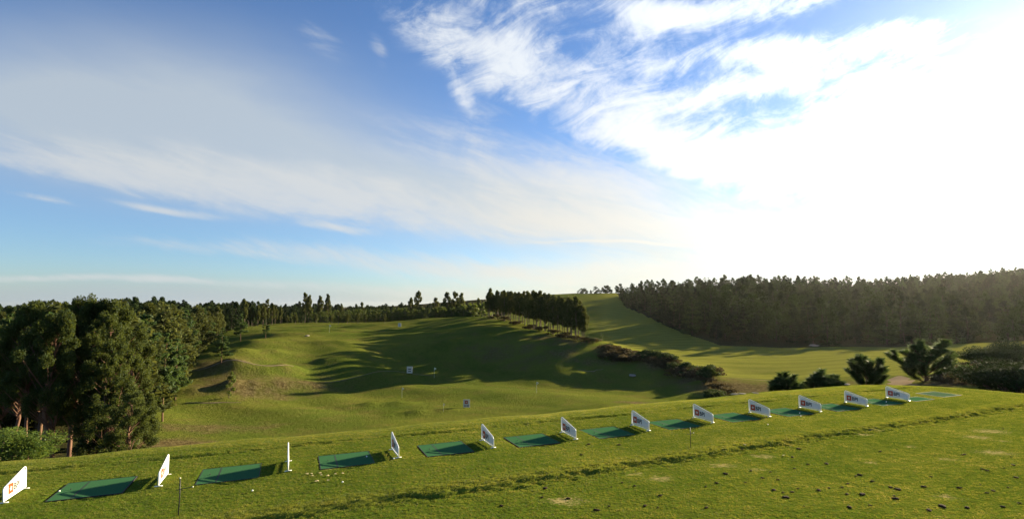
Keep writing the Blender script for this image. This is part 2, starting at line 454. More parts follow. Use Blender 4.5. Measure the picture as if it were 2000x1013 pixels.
def height(x, y):
    x = np.asarray(x, dtype=np.float64); y = np.asarray(y, dtype=np.float64)
    yy = np.maximum(y, 12.0)
    px = 1000 + FPX * x / yy
    px = np.clip(px, -900, 2700)
    q = ctrl(px, np.clip(yy, 35, 7000))
    sh = q.shape[:-1]; q = q.reshape(-1, 2)
    out = np.empty(len(q))
    for i in range(0, len(q), 20000):
        k = q[i:i + 20000]
        dd = ((k[:, None] - K0[None]) ** 2).sum(-1)
        out[i:i + 20000] = tps(dd) @ Wt[:n] + Wt[n] + k @ Wt[n + 1:]
    z = out.reshape(sh)
    for pts, h, w in BERMS:
        best = np.full(z.shape, 1e9); along = np.zeros(z.shape)
        m_ = len(pts) - 1
        for i in range(m_):
            (x0, y0), (x1, y1) = pts[i], pts[i + 1]
            dx, dy = x1 - x0, y1 - y0
            u = np.clip(((x - x0) * dx + (y - y0) * dy) / (dx * dx + dy * dy), 0, 1)
            d_ = (x - (x0 + u * dx)) ** 2 + (y - (y0 + u * dy)) ** 2
            along = np.where(d_ < best, (i + u) / m_, along); best = np.minimum(best, d_)
        z = z + h * (0.75 + 0.25 * np.sin(along * 11 + h * 9)) * np.exp(-best / (w * w)) * (0.35 + 0.65 * np.sin(pi * np.clip(along, 0.04, 0.96)) ** 0.5)
    z = z + (0.16 * np.sin(0.42 * (y + 0.45 * x) + 1.6 * np.sin(x * 0.07 + y * 0.03)) * (0.5 + 0.5 * np.sin(x * 0.11 - y * 0.05 + 1)) + 0.06 * np.sin(x * 0.61 + 2 * np.sin(y * 0.3)) * np.sin(y * 0.83 + x * 0.2)) * sst((y - 45) / 30) * (1 - sst((x - y * 0.2) / 15) * 0.7)
    z = z + 0.12 * np.sin(x * 0.23 + 1.3 * np.sin(y * 0.09)) * np.sin(y * 0.19 + np.sin(x * 0.13)) * sst((y - 40) / 30)
    d = tee_d(x, y)
    w = sst(d / 21.0 + 0.0)
    z = z * w + (1 - w) * (-0.06 * np.clip(d, 0, 30))
    return z

def ground(px, py, y0=36.0, y1=900.0, step=0.75):
    """where the sight line through a pixel of the photograph meets the terrain"""
    ys = np.concatenate([np.arange(y0, 220, step), np.arange(220, y1, 3.0)])
    r = ray(px, py); k = ys / r[1]
    xs = r[0] * k; zs = CAM_H + r[2] * k
    h = height(xs, ys)
    hit = np.nonzero(zs <= h)[0]
    i = hit[0] if len(hit) else len(ys) - 1
    return Vector((xs[i], ys[i], float(h[i])))

def hz(x, y): return float(height(np.array([x]), np.array([y]))[0])

# ------------------------------------------------------------------ ground sheet
def grass_ground_mat():
    m, t, out = new_mat('mown_and_rough_grass')
    geo = t.new('ShaderNodeNewGeometry'); pos = geo.outputs['Position']
    at_ = t.new('ShaderNodeAttribute', attribute_name='zone')
    sp = t.new('ShaderNodeSeparateColor', {0: at_.outputs['Color']})
    dry, forest, fair = sp.outputs  # first channel: dry grass, plus shade painted brown on the slopes
    n1 = t.noise(pos, 0.035, 5, 0.6); n2 = t.noise(pos, 0.3, 6, 0.65); n3 = t.noise(pos, 2.2, 4, 0.7)
    g = t.mix(t.ss(n1, 0.35, 0.65), (0.081, 0.107, 0.016, 1), (0.134, 0.140, 0.023, 1))
    g = t.mix(t.m('MULTIPLY', t.ss(n2, 0.45, 0.72), 0.6), g, (0.145, 0.115, 0.034, 1))
    g = t.mix(t.m('MULTIPLY', t.ss(n3, 0.35, 0.8), 0.4), g, (0.040, 0.060, 0.012, 1))
    n4 = t.noise(pos, 0.11, 6, 0.7); n5 = t.noise(pos, 5.5, 3, 0.7)
    g = t.mix(t.m('MULTIPLY', t.ss(n4, 0.48, 0.66), 0.55), g, (0.060, 0.088, 0.012, 1))
    g = t.mix(t.m('MULTIPLY', t.ss(n5, 0.52, 0.75), 0.5), g, (0.17, 0.145, 0.045, 1))
    # mowing bands on the right-hand fairway
    sx = t.new('ShaderNodeSeparateXYZ', {0: pos})
    band = t.m('SINE', t.m('ADD', t.m('MULTIPLY', sx.outputs[1], 0.9), t.m('MULTIPLY', sx.outputs[0], 0.18)))
    fg = t.mix(t.ss(band, -0.5, 0.5), (0.153, 0.158, 0.028, 1), (0.188, 0.185, 0.034, 1))
    fg = t.mix(t.m('MULTIPLY', t.ss(n2, 0.4, 0.8), 0.5), fg, (0.105, 0.115, 0.020, 1))
    g = t.mix(fair, g, fg)
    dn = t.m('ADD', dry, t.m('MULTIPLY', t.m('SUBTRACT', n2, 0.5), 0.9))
    dry_and_shade_c = t.mix(t.ss(n3, 0.35, 0.7), (0.075, 0.055, 0.022, 1), (0.17, 0.135, 0.06, 1))
    g = t.mix(t.m('MULTIPLY', t.ss(dn, 0.25, 0.75), t.ss(dry, 0.02, 0.2)), g, dry_and_shade_c)
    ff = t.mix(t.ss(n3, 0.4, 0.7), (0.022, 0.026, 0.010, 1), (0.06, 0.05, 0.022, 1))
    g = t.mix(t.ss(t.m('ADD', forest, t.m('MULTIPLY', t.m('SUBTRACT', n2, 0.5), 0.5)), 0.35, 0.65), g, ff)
    hb = t.m('ADD', t.m('MULTIPLY', n3, 0.12), t.m('MULTIPLY', t.noise(pos, 9.0, 3, 0.7), 0.05))
    b = t.new('ShaderNodeBump', {'Height': hb, 'Strength': 1.0, 'Distance': 1.6})
    p = t.new('ShaderNodeBsdfDiffuse', {'Color': g, 'Roughness': 0.0, 'Normal': b.outputs[0]})
    t.put(out.inputs[0], p.outputs[0])
    return m
M['ground'] = grass_ground_mat()

def grid_faces(nr, nc):
    i = np.arange((nr - 1) * (nc - 1)); r = i // (nc - 1); c = i % (nc - 1)
    a = r * nc + c
    return np.stack([a, a + 1, a + nc + 1, a + nc], -1)

# forest edges, in sight-line/forward-distance terms
def right_wood_Y(px): return np.interp(px, [1195, 1206, 1218, 1300, 1350, 1400, 1650, 1900, 2300, 2700], [2000, 455, 335, 236, 192, 172, 162, 146, 135, 130])
def left_wood(px, Yd): return px < np.interp(Yd, [35, 55, 70, 100, 150, 200, 210, 232, 260, 300, 320], [225, 300, 345, 385, 465, 540, 560, 600, 880, 960, 1010])

NA, NR = 620, 640
aa = np.linspace(-1.30, 1.30, NA)
rr = np.concatenate([[0.2], np.geomspace(8, 9000, NR - 1)])
# finer spacing where the range lies
rr = np.concatenate([[0.2, 6, 12], np.linspace(16, 60, 90), np.linspace(60.6, 240, 330), np.geomspace(243, 9000, 140)])
NR = len(rr)
GX = rr[:, None] * np.sin(aa)[None]; GY = rr[:, None] * np.cos(aa)[None]
GZ = height(GX, GY)
gd = tee_d(GX, GY)
GZ = GZ - 0.45 * sst((3.0 - gd) / 1.0)
# behind the camera the sheet closes with a wide skirt
verts = np.stack([GX, GY, GZ], -1).reshape(-1, 3)
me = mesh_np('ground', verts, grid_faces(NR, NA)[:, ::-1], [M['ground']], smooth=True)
px_ = 1000 + FPX * GX / np.maximum(GY, 5.0)
zone = np.zeros((NR, NA, 4), dtype=np.float32); zone[..., 3] = 1
def blob2(pxc, Yc, rx, ry, amp, ang=0.0):
    xc = (pxc - 1000) / FPX * Yc
    dx, dy = GX - xc, GY - Yc
    u = dx * cos(ang) + dy * sin(ang); v = -dx * sin(ang) + dy * cos(ang)
    return amp * np.exp(-((u / rx) ** 2 + (v / ry) ** 2))
dry = np.zeros_like(GX)  # dry grass, and browning that deepens slope shade
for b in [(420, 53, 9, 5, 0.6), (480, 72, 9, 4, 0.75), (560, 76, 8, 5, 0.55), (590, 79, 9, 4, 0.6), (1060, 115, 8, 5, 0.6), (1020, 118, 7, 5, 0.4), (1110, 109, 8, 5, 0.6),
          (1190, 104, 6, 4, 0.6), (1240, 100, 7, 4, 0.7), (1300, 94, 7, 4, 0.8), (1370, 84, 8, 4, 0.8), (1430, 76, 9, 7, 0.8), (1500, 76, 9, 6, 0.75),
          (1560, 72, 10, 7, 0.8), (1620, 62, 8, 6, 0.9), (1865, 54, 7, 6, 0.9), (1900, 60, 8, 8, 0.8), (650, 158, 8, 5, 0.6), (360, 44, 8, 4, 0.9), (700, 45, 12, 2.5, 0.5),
          (1330, 65, 10, 3, 0.8), (1150, 52, 14, 2.5, 0.6), (960, 150, 12, 5, 0.5), (30, 30, 10, 8, 0.9), (640, 84, 4, 3, 0.4), (430, 80, 12, 7, 0.6), (470, 76, 12, 5, 0.6), (980, 108, 16, 7, 0.45), (1080, 102, 12, 6, 0.5), (880, 120, 12, 5, 0.4), (1160, 98, 9, 5, 0.5), (800, 132, 10, 3, 0.35)]:  # closing patches paint darker shade on the left slope and mid hillside
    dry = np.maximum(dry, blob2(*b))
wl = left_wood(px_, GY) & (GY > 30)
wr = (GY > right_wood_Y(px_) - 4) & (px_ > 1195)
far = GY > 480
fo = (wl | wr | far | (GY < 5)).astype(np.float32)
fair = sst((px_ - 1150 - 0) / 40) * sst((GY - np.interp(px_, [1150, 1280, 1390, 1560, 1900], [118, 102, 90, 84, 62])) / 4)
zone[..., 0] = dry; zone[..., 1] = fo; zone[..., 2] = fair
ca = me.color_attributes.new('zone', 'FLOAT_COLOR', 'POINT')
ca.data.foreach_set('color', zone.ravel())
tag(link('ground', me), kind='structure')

# ------------------------------------------------------------------ tee terrace, finely modelled
def tee_profile(s, t):
    """terrace surface before the drop outside"""
    crest = 13.45 + 0.022 * np.maximum(s - 6, 0) + 0.05 * np.sin(s * 0.9) + 0.03 * np.sin(s * 2.7 + 1)
    u = crest - t                       # metres on the near side of the lip
    z = np.zeros_like(s)
    z += 0.025 * np.exp(-((u - 0.35) / 0.4) ** 2)
    z -= 0.055 * sst((u - 0.62 - 0.05 * np.sin(s * 4.1) - 0.07 * np.sin(s * 1.7 + 1)) / 0.16)
    # faint groove near the far edge
    v = t - (18.6 + 0.06 * np.sin(s * 0.8))
    z += (0.03 * np.exp(-((v - 0.22) / 0.18) ** 2) - 0.035 * np.exp(-(v / 0.10) ** 2)) * (0.55 + 0.45 * np.sin(s * 1.3 + 2 * np.sin(s * 0.31)))
    z += 0.025 * np.sin(s * 0.5 + 0.7 * np.sin(t * 0.4)) * np.sin(t * 0.45 + 1)
    return z
def tee_height(x, y):
    s = x * ROW.x + y * ROW.y; t = x * NRM.x + y * NRM.y
    d = tee_d(x, y)
    return height(x, y) + tee_profile(s, t) * (1 - sst((d + 0.3) / 1.2))
ss_ = np.concatenate([np.linspace(-40, -16, 50)[:-1], np.arange(-16, 38.2, 0.11)])
tt_ = np.concatenate([np.linspace(-14, 4, 30)[:-1], np.arange(4, 12.3, 0.14), np.arange(12.3, 14.6, 0.05), np.arange(14.6, 18.3, 0.12), np.arange(18.3, 19.2, 0.05), np.arange(19.2, 23.2, 0.14)])
S_, T_ = np.meshgrid(ss_, tt_)
TX = S_ * ROW.x + T_ * NRM.x; TY = S_ * ROW.y + T_ * NRM.y
TZ = tee_height(TX, TY)
rn = rng.normal(0, 1, TZ.shape)
rn = (rn + np.roll(rn, 1, 0) + np.roll(rn, 1, 1) + np.roll(rn, (1, 1), (0, 1))) / 4
crest = 13.45 + 0.022 * np.maximum(S_ - 6, 0)
TZ = TZ + rn * (0.005 + 0.03 * np.exp(-((T_ - crest + 0.75) / 0.35) ** 2) + 0.015 * np.exp(-((T_ - 18.7) / 0.3) ** 2))

# mats: rectangle in row coordinates
SIGN_S = [-8.93 + i * 2.996 for i in range(1, 13)]
SIGN_T = 15.92
MATS = [(s - 2.16, s - 0.72, 15.76, 17.10) for s in SIGN_S] + [(27.3, 28.7, 15.8, 16.55), (29.8, 31.3, 16.0, 17.2)]
for (s0, s1, t0, t1) in MATS:
    ins = (S_ > s0 - 0.03) & (S_ < s1 + 0.03) & (T_ > t0 - 0.03) & (T_ < t1 + 0.03)
    TZ = np.where(ins, TZ - 0.03, TZ)

def tee_mat():
    m, t, out = new_mat('tee_turf')
    geo = t.new('ShaderNodeNewGeometry'); pos = geo.outputs['Position']
    a = t.new('ShaderNodeAttribute', attribute_name='bare')
    n1 = t.noise(pos, 0.35, 5, 0.6); n2 = t.noise(pos, 2.5, 6, 0.7)
    mp = t.new('ShaderNodeMapping', {'Vector': pos, 'Rotation': (0, 0, radians(-22)), 'Scale': (1.0, 3.0, 1)}).outputs[0]
    n3 = t.noise(mp, 6.0, 5, 0.75)
    g = t.mix(t.ss(n1, 0.35, 0.65), (0.076, 0.116, 0.011, 1), (0.109, 0.138, 0.016, 1))
    g = t.mix(t.m('MULTIPLY', t.ss(n2, 0.4, 0.75), 0.5), g, (0.045, 0.085, 0.010, 1))
    g = t.mix(t.m('MULTIPLY', t.ss(n3, 0.55, 0.8), 0.6), g, (0.16, 0.15, 0.03, 1))
    lp = t.new('ShaderNodeAttribute', attribute_name='grass_length')
    g = t.mix(t.ss(lp.outputs['Fac'], 0.8, 1.15), g, (0.15, 0.165, 0.022, 1))
    bare = t.m('ADD', a.outputs['Fac'], t.m('MULTIPLY', t.m('SUBTRACT', n3, 0.5), 3.2))
    g = t.mix(t.m('MULTIPLY', t.ss(bare, 0.5, 0.9), t.ss(a.outputs['Fac'], 0.03, 0.25)), g, (0.34, 0.27, 0.11, 1))
    b = t.new('ShaderNodeBump', {'Height': t.m('ADD', n3, t.noise(pos, 30, 3, 0.7)), 'Strength': 0.7, 'Distance': 0.03})
    p = t.new('ShaderNodeBsdfDiffuse', {'Color': g, 'Roughness': 0.0, 'Normal': b.outputs[0]})
    t.put(out.inputs[0], p.outputs[0])
    return m
M['tee'] = tee_mat()
tee_me = mesh_np('tee_terrace', np.stack([TX, TY, TZ], -1).reshape(-1, 3), grid_faces(len(tt_), len(ss_)), [M['tee']], smooth=True)
bare = np.zeros_like(TX)
SCARS = [(1935, 850, 0.9), (1910, 862, 0.6), (1945, 893, 0.7), (1495, 900, 0.5), (1410, 918, 0.5), (1480, 927, 0.3), (1290, 945, 0.5), (1105, 990, 0.6),
         (1850, 905, 0.35), (1780, 880, 0.3), (1690, 857, 0.4), (1710, 848, 0.4), (1850, 980, 0.35), (1240, 935, 0.3), (1700, 912, 0.3), (1960, 870, 0.3), (660, 925, 0.5), (640, 930, 0.3)]
for (a, b, r) in SCARS:
    w = on_plane(a, b, -0.2)
    bare = np.maximum(bare, 0.85 * np.exp(-(((TX - w[0]) / (r * 1.0)) ** 2 + ((TY - w[1]) / (r * 0.55)) ** 2)))
grassy = np.ones_like(TX)
for (s0, s1, t0, t1) in MATS:
    grassy[(S_ > s0 - 0.06) & (S_ < s1 + 0.06) & (T_ > t0 - 0.06) & (T_ < t1 + 0.06)] = 0
grassy = grassy * (1 - 0.75 * np.clip(bare * 1.2, 0, 1))
inview = (TY > 9.5) & (np.abs(TX) < TY * 1.08 + 1.5) & (tee_d(TX, TY) < 2.5)
dens_a = grassy * inview
for nm, arr in (('bare', bare), ('grass_density', dens_a)):
    at2 = tee_me.attributes.new(nm, 'FLOAT', 'POINT'); at2.data.foreach_set('value', arr.astype(np.float32).ravel())
lip = np.exp(-((T_ - crest + 0.45) / 0.42) ** 2) + 0.5 * np.exp(-((T_ - 18.8) / 0.25) ** 2) + 0.4 * sst((T_ - 19.1) / 0.5)
at2 = tee_me.attributes.new('grass_length', 'FLOAT', 'POINT'); at2.data.foreach_set('value', (0.75 + 0.40 * lip).astype(np.float32).ravel())
tee = tag(link('tee_terrace', tee_me), kind='structure')

# ---- turf blades on the terrace (geometry nodes over the same surface)
def blade_mat():
    m, t, out = new_mat('turf_blades')
    geo = t.new('ShaderNodeNewGeometry'); pos = geo.outputs['Position']
    r = geo.outputs['Random Per Island']
    n1 = t.noise(pos, 0.35, 5, 0.6); n2 = t.noise(t.new('ShaderNodeMapping', {'Vector': pos, 'Rotation': (0, 0, radians(-25)), 'Scale': (1.0, 2.6, 1)}).outputs[0], 1.9, 7, 0.75)
    f = t.m('ADD', t.m('MULTIPLY', t.ss(n1, 0.3, 0.7), 0.3), t.m('ADD', t.m('MULTIPLY', t.ss(n2, 0.40, 0.60), 0.52), t.m('MULTIPLY', r, 0.22)))
    c = t.ramp(f, [(0.0, (0.040, 0.068, 0.010)), (0.5, (0.100, 0.126, 0.017)), (0.85, (0.160, 0.166, 0.029)), (1.0, (0.276, 0.232, 0.087))])
    p = t.new('ShaderNodeBsdfPrincipled', {'Base Color': c, 'Roughness': 0.6, 'Specular IOR Level': 0.2})
    tr = t.new('ShaderNodeBsdfTranslucent', {'Color': t.vm('MULTIPLY', c, (1.9, 1.7, 1.2))})
    mx = t.new('ShaderNodeMixShader', {0: 0.4, 1: p.outputs[0], 2: tr.outputs[0]})
    t.put(out.inputs[0], mx.outputs[0])
    return m
M['blade'] = blade_mat()
def tuft_mesh(nb, seed):
    g = np.random.default_rng(seed)
    V, F = [], []
    for i in range(nb):
        a = g.uniform(0, 2 * pi); r = g.uniform(0, 0.055); x, y = r * cos(a), r * sin(a)
        h = g.uniform(0.012, 0.028); w = g.uniform(0.004, 0.007); b = g.uniform(0, 2 * pi)
        ln = g.uniform(0.0, 0.02); la = g.uniform(0, 2 * pi)
        k = len(V)
        V += [(x - w * cos(b), y - w * sin(b), -0.004), (x + w * cos(b), y + w * sin(b), -0.004), (x + ln * cos(la), y + ln * sin(la), h)]
        F.append((k, k + 1, k + 2))
    return mesh_np('turf_tuft', V, np.array(F), [M['blade']])
src = bpy.data.collections.new('turf_sources')
for k in range(4):
    o = bpy.data.objects.new('turf_tuft', tuft_mesh(16, 50 + k)); src.objects.link(o)

def gn_tree(name):
    g = bpy.data.node_groups.new(name, 'GeometryNodeTree')
    g.interface.new_socket('Geometry', in_out='INPUT', socket_type='NodeSocketGeometry')
    g.interface.new_socket('Geometry', in_out='OUTPUT', socket_type='NodeSocketGeometry')
    return g, g.nodes.new('NodeGroupInput'), g.nodes.new('NodeGroupOutput')
def named(g, name, typ='FLOAT'):
    nd = g.nodes.new('GeometryNodeInputNamedAttribute'); nd.data_type = typ; nd.inputs['Name'].default_value = name
    return nd.outputs[0]

g, gi, go = gn_tree('turf_scatter')
L = g.links.new
dp = g.nodes.new('GeometryNodeDistributePointsOnFaces'); dp.distribute_method = 'RANDOM'
mm = g.nodes.new('ShaderNodeMath'); mm.operation = 'MULTIPLY'; L(named(g, 'grass_density'), mm.inputs[0]); mm.inputs[1].default_value = 230.0
L(gi.outputs[0], dp.inputs['Mesh']); L(mm.outputs[0], dp.inputs['Density'])
ci = g.nodes.new('GeometryNodeCollectionInfo'); ci.inputs['Collection'].default_value = src; ci.inputs['Separate Children'].default_value = True; ci.inputs['Reset Children'].default_value = True
ip = g.nodes.new('GeometryNodeInstanceOnPoints'); ip.inputs['Pick Instance'].default_value = True
L(dp.outputs['Points'], ip.inputs['Points']); L(ci.outputs[0], ip.inputs['Instance'])
rv = g.nodes.new('FunctionNodeRandomValue'); rv.data_type = 'FLOAT_VECTOR'; rv.inputs[0].default_value = (-0.15, -0.15, 0); rv.inputs[1].default_value = (0.15, 0.15, 6.28)
L(rv.outputs[0], ip.inputs['Rotation'])
rs = g.nodes.new('FunctionNodeRandomValue'); rs.data_type = 'FLOAT'; rs.inputs[2].default_value = 0.75; rs.inputs[3].default_value = 1.35
m3 = g.nodes.new('ShaderNodeMath'); m3.operation = 'MULTIPLY'; L(rs.outputs[1], m3.inputs[0]); L(named(g, 'grass_length'), m3.inputs[1])
L(m3.outputs[0], ip.inputs['Scale'])
L(ip.outputs[0], go.inputs[0])
turf = bpy.data.objects.new('turf', tee_me)
C.objects.link(turf)
tag(turf, 'short green turf growing over the whole practice tee', 'grass', kind='stuff')
md = turf.modifiers.new('scatter', 'NODES'); md.node_group = g

# ------------------------------------------------------------------ bay dividers
LEN, TALL, LOW = 1.06, 0.56, 0.33
def divider_outline(inset=0.0, n=6):
    """(y,z) outline; y=0 near end, y=LEN far tall end"""
    y0, y1, zb = inset, LEN - inset, 0.05 + inset
    rt, rl = max(0.10 - inset, 0.03), max(0.07 - inset, 0.02)
    sl = (TALL - LOW) / LEN
    top = lambda y: LOW + sl * y - inset * 1.1
    pts = [(y0, zb), (y1, zb)]
    za = top(y1) - 0.02
    P0, P1, P2 = (y1, za - rt), (y1, top(y1)), (y1 - rt, top(y1 - rt))
    for k in range(n + 1):
        u = k / n
        pts.append(tuple((1 - u) ** 2 * P0[i] + 2 * u * (1 - u) * P1[i] + u * u * P2[i] for i in (0, 1)))
    P0, P1, P2 = (y0 + rl, top(y0 + rl)), (y0, top(y0)), (y0, top(y0) - rl)
    for k in range(n + 1):
        u = k / n
        pts.append(tuple((1 - u) ** 2 * P0[i] + 2 * u * (1 - u) * P1[i] + u * u * P2[i] for i in (0, 1)))
    return pts
def text_mesh(body, size, mat, extrude=0.0008):
    cu = bpy.data.curves.new('lettering', 'FONT'); cu.body = body; cu.size = size; cu.extrude = extrude
    cu.space_character = 1.04; cu.offset = 0.007
    o = bpy.data.objects.new('lettering_tmp', cu); C.objects.link(o)
    dg = bpy.context.evaluated_depsgraph_get(); dg.update()
    me = bpy.data.meshes.new_from_object(o.evaluated_get(dg))
    me.materials.clear(); me.materials.append(mat)
    bpy.data.objects.remove(o)
    return me
mb = MB(); mb.prism(divider_outline(0.035), -0.004, 0.004); panel_me = mb.mesh('panel', M['white'])
mb = MB(); mb.tube([(0, y, z) for y, z in divider_outline(0.0)], 0.016, 8, closed=True)
frame_me = mb.mesh('frame', M['frame'], True)
mb = MB(); mb.tube([(-0.09, 0, 0.014), (0.09, 0, 0.014)], 0.013, 8); mb.tube([(0, 0, 0.014), (0, 0, 0.06)], 0.013, 8); foot_me = mb.mesh('foot', M['frame'], True)
txt_me = text_mesh('BPI', 0.21, M['grey_ink'])
# emblem: orange square with a white five-armed bloom
mb = MB(); mb.box(0, 0.115, 0, 0.115, 0, 0.0012); mb.cur = 1
for k in range(5):
    a = pi / 2 + k * 2 * pi / 5 + 0.2
    c_, s_ = cos(a), sin(a)
    cx, cy = 0.0575, 0.0575
    q = lambda r, w: (cx + r * c_ - w * s_, cy + r * s_ + w * c_)
    pts = [q(0.0, 0.0), q(0.012, -0.007), q(0.028, -0.006), q(0.032, 0.002), q(0.022, 0.007), q(0.010, 0.006)]
    mb.add([(x, y, 0.0022) for x, y in pts], [tuple(range(6))])
mb.add([(0.0575 + 0.008 * cos(a), 0.0575 + 0.008 * sin(a), 0.0026) for a in np.linspace(0, 2 * pi, 9)[:-1]], [tuple(range(8))])
emb_me = mb.mesh('emblem', [M['orange'], M['white']])
PH = atan2(ROW.y, ROW.x)
sign_labels = {
    1: 'white divider panel cut by the left edge of the photo, face in full sun',
    2: 'sunlit white divider panel beside the nearer black stake, second from the left',
    3: 'white divider panel seen exactly edge-on as a thin upright blade',
    4: 'white divider panel seen almost edge-on, fourth from the left',
    5: 'narrow looking shaded divider panel, fifth from the left',
    6: 'shaded divider panel, sixth from the left, below the right end of the long hill shadow',
    7: 'shaded divider panel, seventh from the left, between the white target board and the farther stake',
    8: 'shaded divider panel directly behind the farther black stake',
    9: 'shaded divider panel left of the pair of small round pines',
    10: 'shaded divider panel in front of the small round pines, third from the right end',
    11: 'shaded divider panel below the narrow many tipped pine, second from the right end',
    12: 'last divider panel at the right end of the row, below the sandy path'}
for i, s in enumerate(SIGN_S, 1):
    x, y = xy(s, SIGN_T + random.uniform(-0.02, 0.02))
    root = empty('bay_divider', (x, y, float(tee_height(np.array([x]), np.array([y]))[0]) + 0.008), PH + random.uniform(-0.02, 0.02))
    root.rotation_euler.x = random.uniform(-0.012, 0.012); root.rotation_euler.y = random.uniform(-0.05, 0.05)
    tag(root, sign_labels[i], 'divider panel', 'white divider panels between the golf bays')
    pn = link('panel', panel_me, root); link('frame', frame_me, root)
    link('foot', foot_me, root, (0, 0.03, 0)); link('foot', foot_me, root, (0, LEN - 0.03, 0))
    for side in (1, -1):
        # side +1: seen from +x (reads along +y); side -1: seen from -x (reads along -y)
        Mx = Matrix(((0, 0, 1 * side, 0.0045 * side), (side, 0, 0, 0), (0, 1, 0, 0), (0, 0, 0, 1)))
        y_e = 0.22 if side == 1 else LEN - 0.10
        e = link('emblem', emb_me, pn); e.matrix_local = Matrix.Translation((0, y_e, 0.13)) @ Mx @ Matrix.Scale(1.95, 4)
        t_ = link('lettering', txt_me, pn); t_.matrix_local = Matrix.Translation((0, y_e + side * 0.245, 0.165)) @ Mx

# ------------------------------------------------------------------ hitting mats
mat_names = ['', 'second', 'edge-on', 'fourth', 'fifth', 'sixth', 'seventh', 'eighth', 'ninth', 'tenth', 'eleventh', 'twelfth']
mat_labels = ['', 'dark green hitting mat between the first and second divider panels, white ball on it',
  'dark green hitting mat just left of the edge-on divider panel', 'dark green hitting mat left of the fourth divider panel, above the scattered pale leaves',
  'dark green hitting mat left of the fifth divider panel', 'dark green hitting mat left of the sixth divider panel', 'dark green hitting mat left of the seventh divider panel',
  'dark green hitting mat left of the divider behind the farther stake', 'dark green hitting mat left of the ninth divider panel', 'dark green hitting mat left of the tenth divider panel',
  'dark green hitting mat left of the eleventh divider panel', 'dark green hitting mat at the foot of the last divider panel',
  'green hitting mat just right of the last divider panel', 'pale faded green mat farthest right near the corner of the tee']
for i, (s0, s1, t0, t1) in enumerate(MATS):
    if i == 0: continue
    w, d = s1 - s0, t1 - t0
    x, y = xy(s0, t0)
    z = float(tee_height(np.array([x]), np.array([y]))[0])
    mb = MB()
    mb.box(0, w, 0, d, -0.012, 0.006)
    if i < 12:
        mb.cur = 1; mb.box(w * 0.30, w * 0.32, 0.04, d - 0.04, 0.006, 0.0075)   # seam of the inlaid strip
    top = M['mat_pale'] if i == 13 else M['mat']
    r = empty('hitting_mat', (x, y, z), PH)
    tag(r, mat_labels[i], 'golf mat', 'green mats set in the tee turf')
    link('mat_surface', mb.mesh('mat_surface', [top, M['rubber']]), r)
    mb = MB(); mb.box(-0.02, w + 0.02, -0.02, 0, -0.02, 0.009); mb.box(-0.02, w + 0.02, d, d + 0.02, -0.02, 0.009); mb.box(-0.02, 0, 0, d, -0.02, 0.009); mb.box(w, w + 0.02, 0, d, -0.02, 0.009)
    link('edging', mb.mesh('edging', M['rubber']), r)
    if i < 12:
        mb = MB(); mb.tube([(w * 0.16, d * 0.55, 0.004), (w * 0.16, d * 0.55, 0.04)], [0.012, 0.009], 8)
        link('rubber_tee', mb.mesh('rubber_tee', M['rubber']), r)

# ------------------------------------------------------------------ golf balls, leaves, stakes
def sphere_mesh(name, r, mat, seg=10, rings=6):
    v = [(0, 0, r)]; f = []
    for i in range(1, rings):
        for k in range(seg):
            a = pi * i / rings; b = 2 * pi * k / seg
            v.append((r * sin(a) * cos(b), r * sin(a) * sin(b), r * cos(a)))
    v.append((0, 0, -r))
    for k in range(seg): f.append((0, 1 + k, 1 + (k + 1) % seg))
    for i in range(rings - 2):
        for k in range(seg):
            a = 1 + i * seg; f.append((a + k, a + seg + k, a + seg + (k + 1) % seg, a + (k + 1) % seg))
    e = len(v) - 1; a = 1 + (rings - 2) * seg
    for k in range(seg): f.append((a + k, e, a + (k + 1) % seg))
    me = bpy.data.meshes.new(name); me.from_pydata(v, [], f); me.materials.append(mat)
    me.polygons.foreach_set('use_smooth', [True] * len(f)); me.update()
    return me
ball_me = sphere_mesh('golf_ball', 0.0213, M['ball'])
for px, py, lab in [(669, 942, 'white golf ball on the turf below the scattered pale leaves'), (769, 897, 'white golf ball at the near foot of the fourth divider panel'),
                    (116, 958, 'white golf ball on the leftmost green mat'), (1562, 806, 'white golf ball on the mat beside the tenth divider panel'),
                    (1564, 812, 'white golf ball on the grass edge just below the tenth mat'), (1731, 785, 'white golf ball on the mat under the last divider panel'),
                    (716, 893, 'dull golf ball in the shadow on the mat left of the fourth divider'), (1500, 830, 'white golf ball on open turf below the ninth divider panel'),
                    (493, 957, 'white golf ball on turf right of the nearer stake')]:
    x, y, _ = on_plane(px, py, 0.02)
    o = link('golf_ball', ball_me, None, (x, y, float(tee_height(np.array([x]), np.array([y]))[0]) + 0.035))
    tag(o, lab, 'golf ball', 'golf balls lying on the tee')
def leafbit(seed, w=0.06):
    g = np.random.default_rng(seed); n_ = 7
    pts = [(w * g.uniform(.6, 1.1) * cos(a), w * g.uniform(.5, .9) * sin(a), 0.02 + g.uniform(0, 0.02)) for a in np.linspace(0, 2 * pi, n_ + 1)[:-1]]
    mb = MB(); mb.add(pts + [(0, 0, 0.03)] + [(p[0], p[1], p[2] - 0.006) for p in pts], [(i, (i + 1) % n_, n_) for i in range(n_)] + [tuple(range(n_ + 1, 2 * n_ + 1))[::-1]] + [(i, n_ + 1 + i, n_ + 1 + (i + 1) % n_, (i + 1) % n_) for i in range(n_)])
    return mb.mesh('dry_leaf', M['straw'])
lm = [leafbit(k, 0.05) for k in range(4)]
